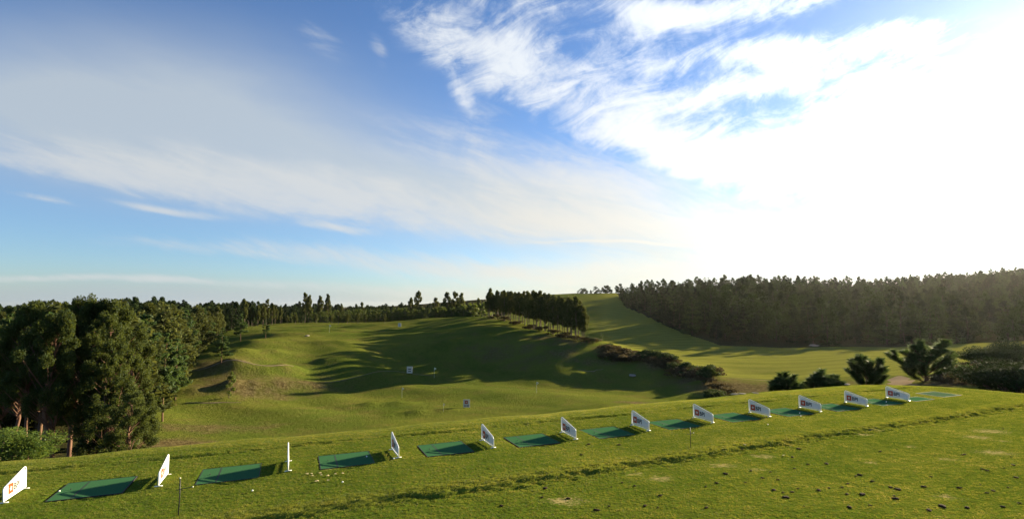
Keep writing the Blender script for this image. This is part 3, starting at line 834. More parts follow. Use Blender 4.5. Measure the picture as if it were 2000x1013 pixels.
for k, (px, py) in enumerate([(600, 926), (609, 926), (625, 925), (628, 929), (640, 930), (655, 927), (669, 926), (641, 939), (620, 940), (610, 930), (617, 941), (1494, 815), (1455, 870), (1530, 886)]):
    x, y, _ = on_plane(px, py, 0.0)
    o = link('dry_leaf', lm[k % 4], None, (x, y, float(tee_height(np.array([x]), np.array([y]))[0])))
    o.rotation_euler.z = k * 1.7
    tag(o, 'pale dry leaf lying on the green tee turf', 'leaf', 'pale dry leaves scattered on the turf')
for (bx, by, tx, ty, lab, arm) in [(348, 1004, 354, 936, 'nearer black stake standing in the turf left of centre, with a short side arm', 1), (1349, 873, 1355, 838, 'farther black stake in the turf in front of the eighth divider panel', -1)]:
    x, y, _ = on_plane(bx, by, 0.0)
    z = float(tee_height(np.array([x]), np.array([y]))[0])
    h = 0.78 if arm == 1 else 0.62
    r = empty('rope_stake', (x, y, z), radians(20))
    tag(r, lab, 'stake', 'black stakes on the tee')
    mb = MB(); mb.tube([(0, 0, -0.05), (0.01, 0, h * 0.5), (0, 0, h)], 0.011, 8); link('rod', mb.mesh('rod', M['black'], True), r)
    mb = MB(); mb.tube([(-0.06 if arm == 1 else -0.14, 0, h * 0.68), (0.0, 0, h * 0.70), (0.25 * max(arm, 0.5), 0, h * 0.73)], 0.007, 6); link('side_arm', mb.mesh('side_arm', M['black']), r)
    c = link('end_knob', sphere_mesh('end_knob', 0.016, M['cloth'], 8, 5), r, (0.25 * max(arm, 0.5), 0, h * 0.73))
    c = link('top_cap', sphere_mesh('top_cap', 0.016, M['cloth'], 8, 5), r, (0, 0, h))

# soil clods on the near lawn
def clod(seed):
    g = np.random.default_rng(seed); me = sphere_mesh('soil_clod', 1.0, M['clod'], 9, 6)
    for v in me.vertices:
        v.co = v.co * (1 + g.uniform(-0.3, 0.35)); v.co.z *= 0.5
    return me
clods = [clod(k) for k in range(5)]
spots = [(1615, 915, .07), (1680, 937, .06), (1705, 950, .05), (1685, 977, .08), (1750, 985, .07), (1842, 1000, .09), (1815, 1008, .07), (1535, 985, .08), (1548, 974, .05),
         (1512, 970, .06), (1600, 970, .06), (1620, 965, .04), (1418, 936, .07), (1560, 885, .07), (1548, 902, .05), (1720, 890, .05), (1450, 887, .05), (1740, 962, .05), (1755, 966, .07),
         (1805, 960, .06), (1875, 962, .06), (1890, 1002, .06), (1885, 896, .05), (1980, 918, .06), (1960, 845, .04), (1920, 925, .05), (1930, 928, .05), (1985, 942, .06), (1880, 897, .04),
         (1065, 965, .06), (1110, 985, .05), (1165, 1008, .06), (1260, 1000, .05), (1380, 1005, .05), (1290, 980, .05), (1660, 1004, .06), (1655, 977, .05), (1940, 968, .05), (1928, 972, .04), (1960, 1000, .05),
         (1150, 878, .06), (1136, 900, .05), (1209, 879, .06), (980, 1000, .05), (1240, 960, .04), (1490, 945, .05), (1520, 948, .04), (1645, 963, .04), (1700, 1000, .04), (1400, 955, .05)]
g_ = np.random.default_rng(99)
for _ in range(34):
    spots.append((g_.uniform(900, 2000), g_.uniform(880, 1012), g_.uniform(.02, .045)))
for k, (px, py, r) in enumerate(spots):
    x, y, _ = on_plane(px, py, -0.2)
    s_, t_ = st(x, y)
    if k >= 50 and t_ > 12.0: continue
    z = float(tee_height(np.array([x]), np.array([y]))[0])
    o = link('soil_clod', clods[k % 5], None, (x, y, z + 0.012))
    r *= 0.72; o.scale = (r * 1.5, r, r * 0.8); o.rotation_euler.z = random.uniform(0, 6.28)
    tag(o, 'small dark clod of soil lying on the tee lawn', 'soil clod', 'dark soil clods scattered on the lawn')

# ------------------------------------------------------------------ trees
def tubes_np(paths, sides=6):
    """paths: list of (points (k,3), radii (k)) -> verts, quads"""
    V, F = [], []; base = 0
    an = np.arange(sides) * 2 * pi / sides
    for P_, R_ in paths:
        P_ = np.asarray(P_, float); R_ = np.asarray(R_, float); k = len(P_)
        d = np.gradient(P_, axis=0); d /= np.linalg.norm(d, axis=1, keepdims=True) + 1e-9
        ref = np.where(np.abs(d[:, 2:3]) < 0.9, [[0, 0, 1.0]], [[1.0, 0, 0]])
        s = np.cross(d, ref); s /= np.linalg.norm(s, axis=1, keepdims=True) + 1e-9
        t = np.cross(s, d)
        V.append((P_[:, None] + (s[:, None] * np.cos(an)[None, :, None] + t[:, None] * np.sin(an)[None, :, None]) * R_[:, None, None]).reshape(-1, 3))
        i = np.arange((k - 1) * sides); r = i // sides; c = i % sides; c2 = (c + 1) % sides
        F.append(base + np.stack([r * sides + c, r * sides + c2, (r + 1) * sides + c2, (r + 1) * sides + c], -1))
        base += k * sides
    return np.concatenate(V), np.concatenate(F)

def leaf_tris(P_, size, g, out=None, updown=0.0, aspect=0.45):
    """one bent quad (as rhombus) per point"""
    n_ = len(P_)
    a = g.normal(size=(n_, 3)); a[:, 2] += updown
    a /= np.linalg.norm(a, axis=1, keepdims=True)
    b = np.cross(a, g.normal(size=(n_, 3))); b /= np.linalg.norm(b, axis=1, keepdims=True)
    s = (size * g.uniform(0.6, 1.35, n_))[:, None]
    p0 = P_ - a * s * 0.5; p2 = P_ + a * s * 0.5; p1 = P_ + b * s * aspect * 0.5; p3 = P_ - b * s * aspect * 0.5
    V = np.stack([p0, p1, p2, p3], 1).reshape(-1, 3)
    F = np.arange(n_ * 4).reshape(-1, 4)
    return V, F

def clump_points(centers, radii, per, g, shell=0.55):
    out = []
    for c, r, k in zip(centers, radii, per):
        d = g.normal(size=(k, 3)); d /= np.linalg.norm(d, axis=1, keepdims=True)
        rad = g.uniform(shell, 1.0, k) ** 0.7
        out.append(c + d * np.asarray(r) * rad[:, None])
    return np.concatenate(out)

def wander(p0, p1, k, amp, g):
    u = np.linspace(0, 1, k)[:, None]
    P_ = np.asarray(p0) * (1 - u) + np.asarray(p1) * u
    off = np.cumsum(g.normal(0, amp, (k, 3)), 0); off -= u * off[-1]; off[0] = 0
    return P_ + off

def make_euc(seed, H=12.0, bare_=0.4, width=2.2, nclump=16, leaves=2600, leaf=0.42, tr=0.16, slim=1.0):
    """tall airy eucalypt: clear stem, limbs, tufted clumps"""
    g = np.random.default_rng(seed)
    top = np.array([g.uniform(-0.4, 0.4), g.uniform(-0.4, 0.4), H * 0.93])
    trunk = wander((0, 0, -0.5), top, 8, 0.12, g)
    paths = [(trunk, np.linspace(tr, 0.03, 8))]
    C_, R_ = [], []
    for i in range(nclump):
        u = bare_ + (1 - bare_) * (i + g.uniform(0, 1)) / nclump
        prof = (sin(pi * min(1, (u - bare_) / (1 - bare_) * 0.85 + 0.14))) ** 0.7
        a = i * 2.4 + g.uniform(-0.5, 0.5); rr_ = width * prof * g.uniform(0.25, 0.85)
        tp = trunk[min(7, int(u * 7))]
        c = np.array([tp[0] + rr_ * cos(a), tp[1] + rr_ * sin(a), H * u])
        r = width * g.uniform(0.26, 0.48) * (0.55 + 0.45 * prof)
        C_.append(c); R_.append(np.array([r, r, r * g.uniform(0.9, 1.5) * slim]))
        st_ = tp.copy(); st_[2] = max(0.3, c[2] - rr_ * 1.1)
        st_[:2] = trunk[min(7, int(max(0, st_[2]) / H * 7))][:2]
        paths.append((wander(st_, c, 4, 0.06, g), np.linspace(tr * 0.35, 0.02, 4)))
    C_.append(top + [0, 0, 0.1]); R_.append(np.array([width * .25, width * .25, H * 0.07]))
    w = np.array([r.prod() ** 0.67 for r in R_]); per = (leaves * w / w.sum()).astype(int) + 5
    LP = clump_points(C_, R_, per, g, 0.35)
    LV, LF = leaf_tris(LP, leaf, g, updown=-0.4, aspect=0.5)
    TV, TF = tubes_np(paths, 6)
    return TV, TF, LV, LF

def make_pine(seed, H=10.0, width=2.4, bare_=0.25, whorls=12, leaves=2600, leaf=0.4, tr=0.15, droop=0.15):
    """conifer with layered whorls of branches"""
    g = np.random.default_rng(seed)
    trunk = wander((0, 0, -0.5), (g.uniform(-.2, .2), g.uniform(-.2, .2), H * 0.97), 7, 0.05, g)
    paths = [(trunk, np.linspace(tr, 0.025, 7))]
    C_, R_ = [], []
    for i in range(whorls):
        u = bare_ + (0.97 - bare_) * i / (whorls - 1)
        L_ = width * (1 - (u - bare_) / (1.0 - bare_)) ** 0.75 * g.uniform(0.75, 1.1) + 0.15
        if u < bare_ + 0.12: L_ *= 0.75
        nb = g.integers(3, 6)
        for b in range(nb):
            a = g.uniform(0, 2 * pi); l = L_ * g.uniform(0.65, 1.15)
            z0 = H * u; p1 = np.array([l * cos(a), l * sin(a), z0 + l * g.uniform(0.0, 0.45)])
            tp = trunk[min(6, int(u * 6))]
            p0 = np.array([tp[0], tp[1], z0])
            paths.append((np.stack([p0, (p0 + p1) / 2 - [0, 0, 0.05], p1 + [tp[0], tp[1], 0]]), np.array([tr * .25, tr * .15, 0.012])))
            for q in (0.5, 0.85):
                C_.append(p0 * (1 - q) + (p1 + [tp[0], tp[1], 0]) * q)
                r = max(0.22, l * 0.32)
                R_.append(np.array([r, r, r * 0.55]))
    C_.append(np.array([trunk[-1][0], trunk[-1][1], H * 0.97])); R_.append(np.array([.2, .2, H * .05]))
    w = np.array([r.prod() ** 0.67 for r in R_]); per = (leaves * w / w.sum()).astype(int) + 3
    LP = clump_points(C_, R_, per, g, 0.2)
    LV, LF = leaf_tris(LP, leaf, g, updown=0.6, aspect=0.4)
    TV, TF = tubes_np(paths, 5)
    return TV, TF, LV, LF

def make_bush(seed, rx=1.5, ry=1.5, h=1.6, nclump=12, leaves=1600, leaf=0.2, updown=0.8, aspect=0.4):
    g = np.random.default_rng(seed)
    C_, R_, paths = [], [], []
    for i in range(nclump):
        a = g.uniform(0, 2 * pi); q = g.uniform(0, 1) ** 0.6
        zc = h * g.uniform(0.2, 0.8) * (1 - 0.35 * q * q)
        c = np.array([rx * 0.75 * q * cos(a), ry * 0.75 * q * sin(a), zc])
        r = min(rx, ry) * g.uniform(0.24, 0.42)
        C_.append(c); R_.append(np.array([r, r, r * g.uniform(0.8, 1.2) * h / (rx + ry)]) + 0.02)
        paths.append((wander((c[0] * .15, c[1] * .15, -0.25), c, 4, 0.03, g), np.linspace(0.035, 0.012, 4) * h / 1.6))
    w = np.array([r.prod() ** 0.67 for r in R_]); per = (leaves * w / w.sum()).astype(int) + 3
    LP = clump_points(C_, R_, per, g, 0.3)
    LP[:, 2] = np.maximum(LP[:, 2], 0.03)
    LV, LF = leaf_tris(LP, leaf, g, updown=updown, aspect=aspect)
    TV, TF = tubes_np(paths, 5)
    return TV, TF, LV, LF

def two_part(d, bark, leafm, tname='trunk', cname='crown'):
    TV, TF, LV, LF = d
    return (mesh_np(tname, TV, TF, [bark], smooth=True), mesh_np(cname, LV, LF, [leafm]))
def one_part(d, bark, leafm, name):
    TV, TF, LV, LF = d
    V = np.concatenate([TV, LV]); F = np.concatenate([TF, LF + len(TV)])
    return mesh_np(name, V, F, [bark, leafm], midx=np.concatenate([np.zeros(len(TF)), np.ones(len(LF))]))

def plant2(name, pair, loc, sc, rz, label, cat, group=None, names=('trunk', 'crown')):
    r = empty(name, loc, rz, sc)
    tag(r, label, cat, group)
    link(names[0], pair[0], r); link(names[1], pair[1], r)
    return r
def plant1(name, me_, loc, sc, rz, label, cat, group=None):
    o = link(name, me_, None, loc); o.rotation_euler.z = rz; o.scale = sc if isinstance(sc, (tuple, list)) else (sc,) * 3
    return tag(o, label, cat, group)

# --- the large clump of eucalypts at the left, nearest trees of the range
def near_euc(seed, H, width, leaves, lean, lo=0.42):
    g = np.random.default_rng(seed)
    top = np.array([lean[0], lean[1], H * 0.92])
    trunk = wander((0, 0, -0.8), top, 10, 0.10, g)
    paths = [(trunk, np.linspace(0.17, 0.03, 10))]
    C_, R_ = [], []
    for i in range(80):
        u = lo + (1 - lo) * (i + g.uniform(0, 1)) / 80
        prof = sin(pi * min(1, (u - lo) / (1 - lo) * 0.82 + 0.12)) ** 0.75
        a = i * 2.4 + g.uniform(-.6, .6); r_ = width * prof * g.uniform(0.25, 1.12)
        tp = trunk[min(9, int(u * 9))]
        c = np.array([tp[0] + r_ * cos(a), tp[1] + r_ * sin(a), H * u])
        r = width * g.uniform(0.09, 0.21)
        C_.append(c); R_.append(np.array([r, r, r * g.uniform(0.9, 2.0)]))
        z0 = max(0.5, c[2] - r_ * 1.3); t0 = trunk[min(9, int(z0 / H * 9))]
        paths.append((wander((t0[0], t0[1], z0), c, 5, 0.06, g), np.linspace(0.034, 0.008, 5)))
    w = np.array([r.prod() ** 0.67 for r in R_]); per = (leaves * w / w.sum()).astype(int) + 5
    LP = clump_points(C_, R_, per, g, 0.0)
    LV, LF = leaf_tris(LP, 0.15, g, updown=-0.8, aspect=0.42)
    TV, TF = tubes_np(paths, 7)
    return TV, TF, LV, LF
near_vars = [near_euc(300 + k, 11.0, 2.3, 36000, (random.uniform(-.8, .8), random.uniform(-.5, .5)), (0.50, 0.46, 0.52, 0.12)[k]) for k in range(4)]
near_pairs = [two_part(d, M['bark_red'], M['euc_near']) for d in near_vars]
NE = [  # px of stem, distance, px height of tree top, variant, width factor, label
    (92, 33, 578, 0, 1.25, 'tall eucalypt at the left end of the big clump, its top standing alone'),
    (124, 31, 600, 1, 1.3, 'slender red-barked eucalypt second from left in the big clump'),
    (152, 34, 570, 2, 1.25, 'tallest eucalypt of the big clump behind the tee, pale stems bare at the base'),
    (198, 34, 574, 0, 1.25, 'eucalypt with the sharp top in the right middle of the big clump'),
    (232, 33, 598, 3, 1.3, 'round-shouldered eucalypt in the right half of the big clump'),
    (256, 32, 650, 3, 1.25, 'lower leafy eucalypt forming the right flank of the big clump'),
    (276, 30, 745, 3, 1.5, 'lowest leafy eucalypt at the right foot of the big clump, touching the tee edge'),
    (176, 37, 585, 0, 1.6, 'eucalypt at the back of the big clump, mostly hidden by the stems before it'),
    (60, 36, 640, 2, 1.5, 'dark eucalypt in shade at the left rear of the big clump'),
    (236, 30.5, 700, 3, 1.3, 'short bushy eucalypt low in the right front of the big clump'),
    (112, 36, 610, 2, 1.6, 'eucalypt behind the leftmost stems of the big clump'),
    (20, 38, 650, 1, 1.7, 'dark eucalypt left of the big clump, rising behind the lime green shrub'),
    (168, 31.5, 640, 1, 1.2, 'middle front eucalypt of the big clump with red stems showing low down'),
    (255, 37, 640, 3, 1.4, 'eucalypt behind the right flank of the big clump')]
for i, (px, Yd, ptop, v, wf, lab) in enumerate(NE):
    x = (px - 1000) / FPX * Yd; z = hz(x, Yd)
    top = at(px, ptop + 20, Yd)[2]; sz = (top - z) / 11.0
    plant2('eucalyptus_tree', near_pairs[v], (x, Yd, z), (0.72 * wf * (0.5 + 0.5 * sz), 0.72 * wf * (0.5 + 0.5 * sz), sz), i * 1.3, lab, 'tree', 'eucalypts in the big clump behind the tee')

# --- light green young tree at the left edge
lime = two_part(make_bush(41, 1.8, 1.6, 2.9, 26, 11000, 0.13, 0.6, 0.3), M['bark'], M['lime'], 'stem', 'foliage')
x, y, _ = at(10, 870, 17.5)
plant2('leafy_shrub', lime, (x, y, hz(x, y)), (0.9, 0.9, (at(10, 826, 17.5)[2] - hz(x, y)) / 2.6), 0, 'bright lime green shrub at the far left edge beside the first divider panel', 'shrub', names=('stem', 'foliage'))
x, y, _ = at(-45, 870, 18)
plant2('leafy_shrub', lime, (x, y, hz(x, y)), (0.9, 0.9, (at(10, 835, 18)[2] - hz(x, y)) / 2.6), 2.0, 'lime green shrub cut off by the left edge of the photo', 'shrub', names=('stem', 'foliage'))

# --- variants for the middle and far distance
EUC = [two_part(make_euc(20 + k, 12, 0.30, 2.2, 17, 3400, 0.46), M['bark'], M['euc']) for k in range(5)]
EUCW = [two_part(make_euc(170 + k, 12, 0.10, 2.5, 20, 3600, 0.46), M['bark'], M['euc']) for k in range(4)]
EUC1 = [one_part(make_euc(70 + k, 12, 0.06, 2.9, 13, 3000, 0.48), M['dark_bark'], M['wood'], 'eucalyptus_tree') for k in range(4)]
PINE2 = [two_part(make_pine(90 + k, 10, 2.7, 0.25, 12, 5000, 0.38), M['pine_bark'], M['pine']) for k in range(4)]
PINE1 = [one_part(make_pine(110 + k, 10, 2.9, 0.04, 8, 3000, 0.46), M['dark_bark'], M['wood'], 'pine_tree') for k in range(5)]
YOUNG = [two_part(make_euc(130 + k, 5.5, 0.12, 1.25, 9, 700, 0.34, 0.05), M['bark'], M['young']) for k in range(3)]

def tree_at(name, pair, Href, px, pbase, ptop, Yd, label, group=None, wf=1.0, one=False, cat='tree', names=('trunk', 'crown')):
    """tree whose foot is on the ground at distance Yd in direction px; its top reaches ptop"""
    x = (px - 1000) / FPX * Yd
    z = hz(x, Yd)
    top = at(px, ptop, Yd)[2]
    sz = max(0.25, (top - z) / Href)
    f = (sz * wf, sz * wf, sz)
    rz = random.uniform(0, 6.28)
    if one: return plant1(name, pair, (x, Yd, z), f, rz, label, cat, group)
    return plant2(name, pair, (x, Yd, z), f, rz, label, cat, group, names)

# single trees on and beside the range
tree_at('pine_tree', PINE2[0], 10, 440, 718, 640, 78, 'pine standing alone on the shaded slope at the left of the range', wf=1.05)
tree_at('young_tree', YOUNG[0], 5.5, 458, 772, 727, 68, 'small bright green tree in front of the shaded slope at the left of the range', wf=1.1)
tree_at('pine_tree', PINE2[1], 10, 333, 820, 650, 55, 'tall pine with a long bare grey trunk at the corner of the left wood', wf=0.75)
tree_at('pine_tree', PINE2[2], 10, 356, 785, 660, 64, 'pine beside the foot of the shaded slope, right of the long bare trunk', wf=0.9)
tree_at('pine_tree', PINE2[3], 10, 523, 662, 625, 104, 'small dark pine on the upper left plateau of the range', wf=1.1)
tree_at('pine_tree', PINE2[1], 10, 475, 672, 612, 112, 'dark pine at the corner of the left wood, behind the lone slope pine', wf=1.0)
for px, pb, pt, lab in [(597, 632, 569, 'tall eucalypt with a split top, first of the tall trees left of the middle'),
                        (605, 632, 575, 'slim eucalypt pressed against the right side of the split-topped one'),
                        (627, 632, 576, 'thin eucalypt with a small crown, left of the broad tall one'),
                        (642, 632, 573, 'broad tall eucalypt over the plantation, left of the middle'),
                        (708, 630, 588, 'bushy eucalypt rising just above the plantation'),
                        (804, 625, 578, 'very thin small eucalypt left of the narrow tall one'),
                        (818, 625, 564, 'narrow tall eucalypt with a long column of leaves, above the plantation'),
                        (851, 622, 579, 'low round eucalypt right of the narrow column'),
                        (873, 622, 568, 'airy eucalypt with high crown, left of the twin-crowned pair'),
                        (889, 622, 567, 'airy eucalypt with high crown, middle of three'),
                        (901, 622, 571, 'airy eucalypt with high crown, right of three'),
                        (935, 620, 580, 'small eucalypt between the airy trio and the grove'),
                        (736, 628, 598, 'small sparse eucalypt above the plantation, left of centre'),
                        (669, 630, 592, 'round eucalypt right of the broad tall one')]:
    tree_at('eucalyptus_tree', EUC[random.randrange(5)], 12.6, px, pb, pt, 216 + random.uniform(-6, 6), lab, wf=0.85 if pt > 566 else 0.7)
for px, Yd, pt in [(500, 170, 606), (511, 170, 600), (521, 172, 597), (485, 165, 590), (495, 172, 596), (529, 175, 588), (545, 182, 603), (540, 178, 598), (556, 190, 605)]:
    tree_at('eucalyptus_tree', EUC[random.randrange(5)], 12.6, px - 5, 640, pt - 6, Yd, 'eucalypt in the row at the right end of the left wood', 'eucalypts in a row at the right end of the left wood', wf=0.9)
for px, Yd, pt in [(564, 178, 614), (580, 178, 612), (663, 176, 609), (681, 178, 612), (701, 172, 610), (716, 178, 613), (753, 160, 612), (650, 182, 616), (620, 184, 614)]:
    tree_at('young_tree', EUC[random.randrange(5)], 12.6, px, 640, pt, Yd, 'small dark tree with a bare stem in front of the plantation', 'small trees in front of the plantation', wf=1.5)

# plantation along the crest
k = 0
for row in range(3):
    for px in np.arange(575, 950, 5.6):
        Yd = 204 + row * 8 + random.uniform(-2, 2)
        pxx = px + random.uniform(-2.4, 2.4) + row * 2
        pt = np.interp(pxx, [560, 700, 800, 900, 950], [612, 608, 605, 599, 592]) + random.uniform(-3, 3) - row * 1.5
        if pxx < 650 and random.random() < 0.4: continue
        tree_at('young_tree', YOUNG[k % 3], 5.6, pxx, 628, pt, Yd, 'young light green tree in the dense plantation along the crest', 'young trees in the plantation', wf=1.15); k += 1

# central grove
gr = []
line = [(955, 158), (975, 152), (1000, 144), (1030, 134), (1060, 126), (1090, 119), (1115, 114), (1135, 111)]
lx = [a for a, b in line]; ly = [b for a, b in line]
tops = lambda px: np.interp(px, [945, 955, 968, 985, 1010, 1040, 1070, 1090, 1110, 1128, 1142], [592, 560, 566, 566, 568, 567, 570, 574, 576, 574, 600])
for px in np.arange(951, 1143, 7.0):
    for row in range(2):
        pxx = px + random.uniform(-3, 3) + row * 3.5
        Yd = np.interp(pxx, lx, ly) + row * 6 + random.uniform(-1.5, 1.5)
        tree_at('eucalyptus_tree', EUC[(int(px) + row) % 5], 12.6, min(pxx, 1141), 650, tops(pxx) + random.uniform(-3, 16) * random.random() + row * 2, Yd,
                'dark eucalypt with bare stem in the grove on the crest at the centre', 'eucalypts of the central grove', wf=1.0)

# wood on the right-hand hill
pts = []
g_ = np.random.default_rng(5)
cell = {}
for _ in range(30000):
    px = g_.uniform(1196, 2330); Yd = g_.uniform(135, 520)
    if px < 1330 and Yd > 430: continue
    if Yd < right_wood_Y(px) + 2 + 3 * sin(px * .05): continue
    if Yd > np.interp(px, [1196, 1300, 1500, 1700, 2330], [520, 430, 430, 500, 520]): continue
    x = (px - 1000) / FPX * Yd
    # clearing on the far hill, and sparser ground at the right foot
    if 1690 < px < 1760 and Yd > 330 and g_.random() < 0.8: continue
    if px > 1800 and Yd < 200 and g_.random() < 0.45: continue
    if px > 1880 and Yd > 400 and g_.random() < 0.4: continue
    if Yd > right_wood_Y(px) + 25 and noise.noise(Vector((x * 0.028, Yd * 0.028, 3.1))) > 0.30: continue
    c_ = (int(x // 6.6), int(Yd // 6.6))
    if c_ in cell: continue
    cell[c_] = 1; pts.append((x, Yd, px))
pts = np.array(pts)
pz = height(pts[:, 0], pts[:, 1])
# the ones that show: nearest in the first ranks, plus those on the skyline
sil = {}
pyt = 597 - FPX * (pz + 9 - CAM_H) / pts[:, 1]
score = pts[:, 1] - right_wood_Y(pts[:, 2])
for i in range(len(pts)):
    b = int(pts[i, 2] // 11)
    if b not in sil or pyt[i] < pyt[sil[b]]: sil[b] = i
chosen = set(sil.values())
for i in np.argsort(score):
    if len(chosen) >= 250: break
    if pts[i, 2] < 2030: chosen.add(i)
def far_scatter(name, P_, S_, meshes, label, cat):
    """the rest of a wood, as one scattered object"""
    me_ = bpy.data.meshes.new(name); me_.vertices.add(len(P_)); me_.vertices.foreach_set('co', np.asarray(P_, np.float32).ravel())
    a_ = me_.attributes.new('tree_scale', 'FLOAT_VECTOR', 'POINT'); a_.data.foreach_set('vector', np.asarray(S_, np.float32).ravel())
    sc_ = bpy.data.collections.new(name + '_sources')
    for m_ in meshes: sc_.objects.link(bpy.data.objects.new(name + '_tree', m_))
    g, gi, go = gn_tree(name); L = g.links.new
    mp_ = g.nodes.new('GeometryNodeMeshToPoints'); L(gi.outputs[0], mp_.inputs[0])
    ci = g.nodes.new('GeometryNodeCollectionInfo'); ci.inputs['Collection'].default_value = sc_; ci.inputs['Separate Children'].default_value = True; ci.inputs['Reset Children'].default_value = True
    ip = g.nodes.new('GeometryNodeInstanceOnPoints'); ip.inputs['Pick Instance'].default_value = True
    L(mp_.outputs[0], ip.inputs['Points']); L(ci.outputs[0], ip.inputs['Instance'])
    rv = g.nodes.new('FunctionNodeRandomValue'); rv.data_type = 'FLOAT_VECTOR'; rv.inputs[1].default_value = (0, 0, 6.28); L(rv.outputs[0], ip.inputs['Rotation'])
    L(named(g, 'tree_scale', 'FLOAT_VECTOR'), ip.inputs['Scale']); L(ip.outputs[0], go.inputs[0])
    o = bpy.data.objects.new(name, me_); C.objects.link(o)
    md = o.modifiers.new('scatter', 'NODES'); md.node_group = g
    return tag(o, label, cat, kind='stuff')
restP, restS = [], []
mixed = PINE1 + EUC1
for i in range(len(pts)):
    px = pts[i, 2]
    h = g_.choice([g_.uniform(0.45, 0.8), g_.uniform(0.8, 1.15), g_.uniform(1.0, 1.45)]) * np.interp(px, [1200, 1260, 1400, 1900, 2300], [0.75, 0.95, 1.0, 0.95, 0.9]) * (0.72 if pts[i, 1] > 280 else 1.0)
    if px > 1850: h *= 0.8
    hw = max(h, 0.75) * g_.uniform(1.0, 1.45); s3 = (hw, hw * g_.uniform(.85, 1.15), h)
    if i in chosen:
        j = int(g_.integers(0, 9)); me_ = mixed[j]
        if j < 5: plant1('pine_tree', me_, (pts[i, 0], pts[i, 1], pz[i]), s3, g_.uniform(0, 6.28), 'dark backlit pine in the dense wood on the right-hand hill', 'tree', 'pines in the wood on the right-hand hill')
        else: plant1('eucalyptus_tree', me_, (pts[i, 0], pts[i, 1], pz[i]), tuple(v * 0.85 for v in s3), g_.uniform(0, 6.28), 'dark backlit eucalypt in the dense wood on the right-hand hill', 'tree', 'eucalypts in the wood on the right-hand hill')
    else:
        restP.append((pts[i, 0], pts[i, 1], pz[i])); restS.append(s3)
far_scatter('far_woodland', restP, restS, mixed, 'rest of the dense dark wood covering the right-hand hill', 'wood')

# wood at the left
pts = []; cell = {}
for _ in range(40000):
    Yd = 42 * (g_.uniform(0, 1) * 9 + 1) if g_.random() < 0.6 else g_.uniform(42, 130)
    px = g_.uniform(-350, 1010)
    if not left_wood(px, Yd): continue
    if Yd > 232 and px > 560 and Yd < 262: continue
    if px > 300 and px < 470 and Yd < 62: continue
    x = (px - 1000) / FPX * Yd
    c_ = (int(x // 4.6), int(Yd // 4.6))
    if c_ in cell: continue
    cell[c_] = 1; pts.append((x, Yd, px))
pts = np.array(pts); pz = height(pts[:, 0], pts[:, 1])
order = np.argsort(pts[:, 1])
nind = 0; restP, restS = [], []
for i in order:
    px, Yd = pts[i, 2], pts[i, 1]
    ptop_lim = np.interp(px, [-300, 0, 60, 230, 300, 380, 480, 560, 1000], [606, 606, 604, 600, 592, 602, 596, 602, 600]) + g_.uniform(-8, 34) * g_.random()
    top = at(px, ptop_lim, Yd)[2]
    hmax = top - pz[i]
    h = min(g_.uniform(7.5, 12.5), max(3.0, hmax)) if Yd < 330 else g_.uniform(5, 8.5)
    if Yd > 330: h = min(h, max(2.0, hmax + 1))
    kind_p = g_.random() < 0.45
    if nind < 210 and (px > -60):
        if kind_p: plant2('pine_tree', PINE2[int(g_.integers(0, 4))], (pts[i, 0], Yd, pz[i]), (h / 10 * 1.15,) * 2 + (h / 10,), g_.uniform(0, 6.28), 'green pine in the mixed wood filling the left side of the range', 'tree', 'pines in the left wood')
        else: plant2('eucalyptus_tree', EUCW[int(g_.integers(0, 4))], (pts[i, 0], Yd, pz[i]), (h / 12 * 1.45,) * 2 + (h / 12,), g_.uniform(0, 6.28), 'eucalypt in the mixed wood filling the left side of the range', 'tree', 'eucalypts in the left wood')
        nind += 1
    else:
        restP.append((pts[i, 0], Yd, pz[i])); restS.append((h / 10,) * 3)
far_scatter('distant_wood', restP, restS, mixed, 'rest of the mixed wood stretching away to the horizon on the left', 'wood')

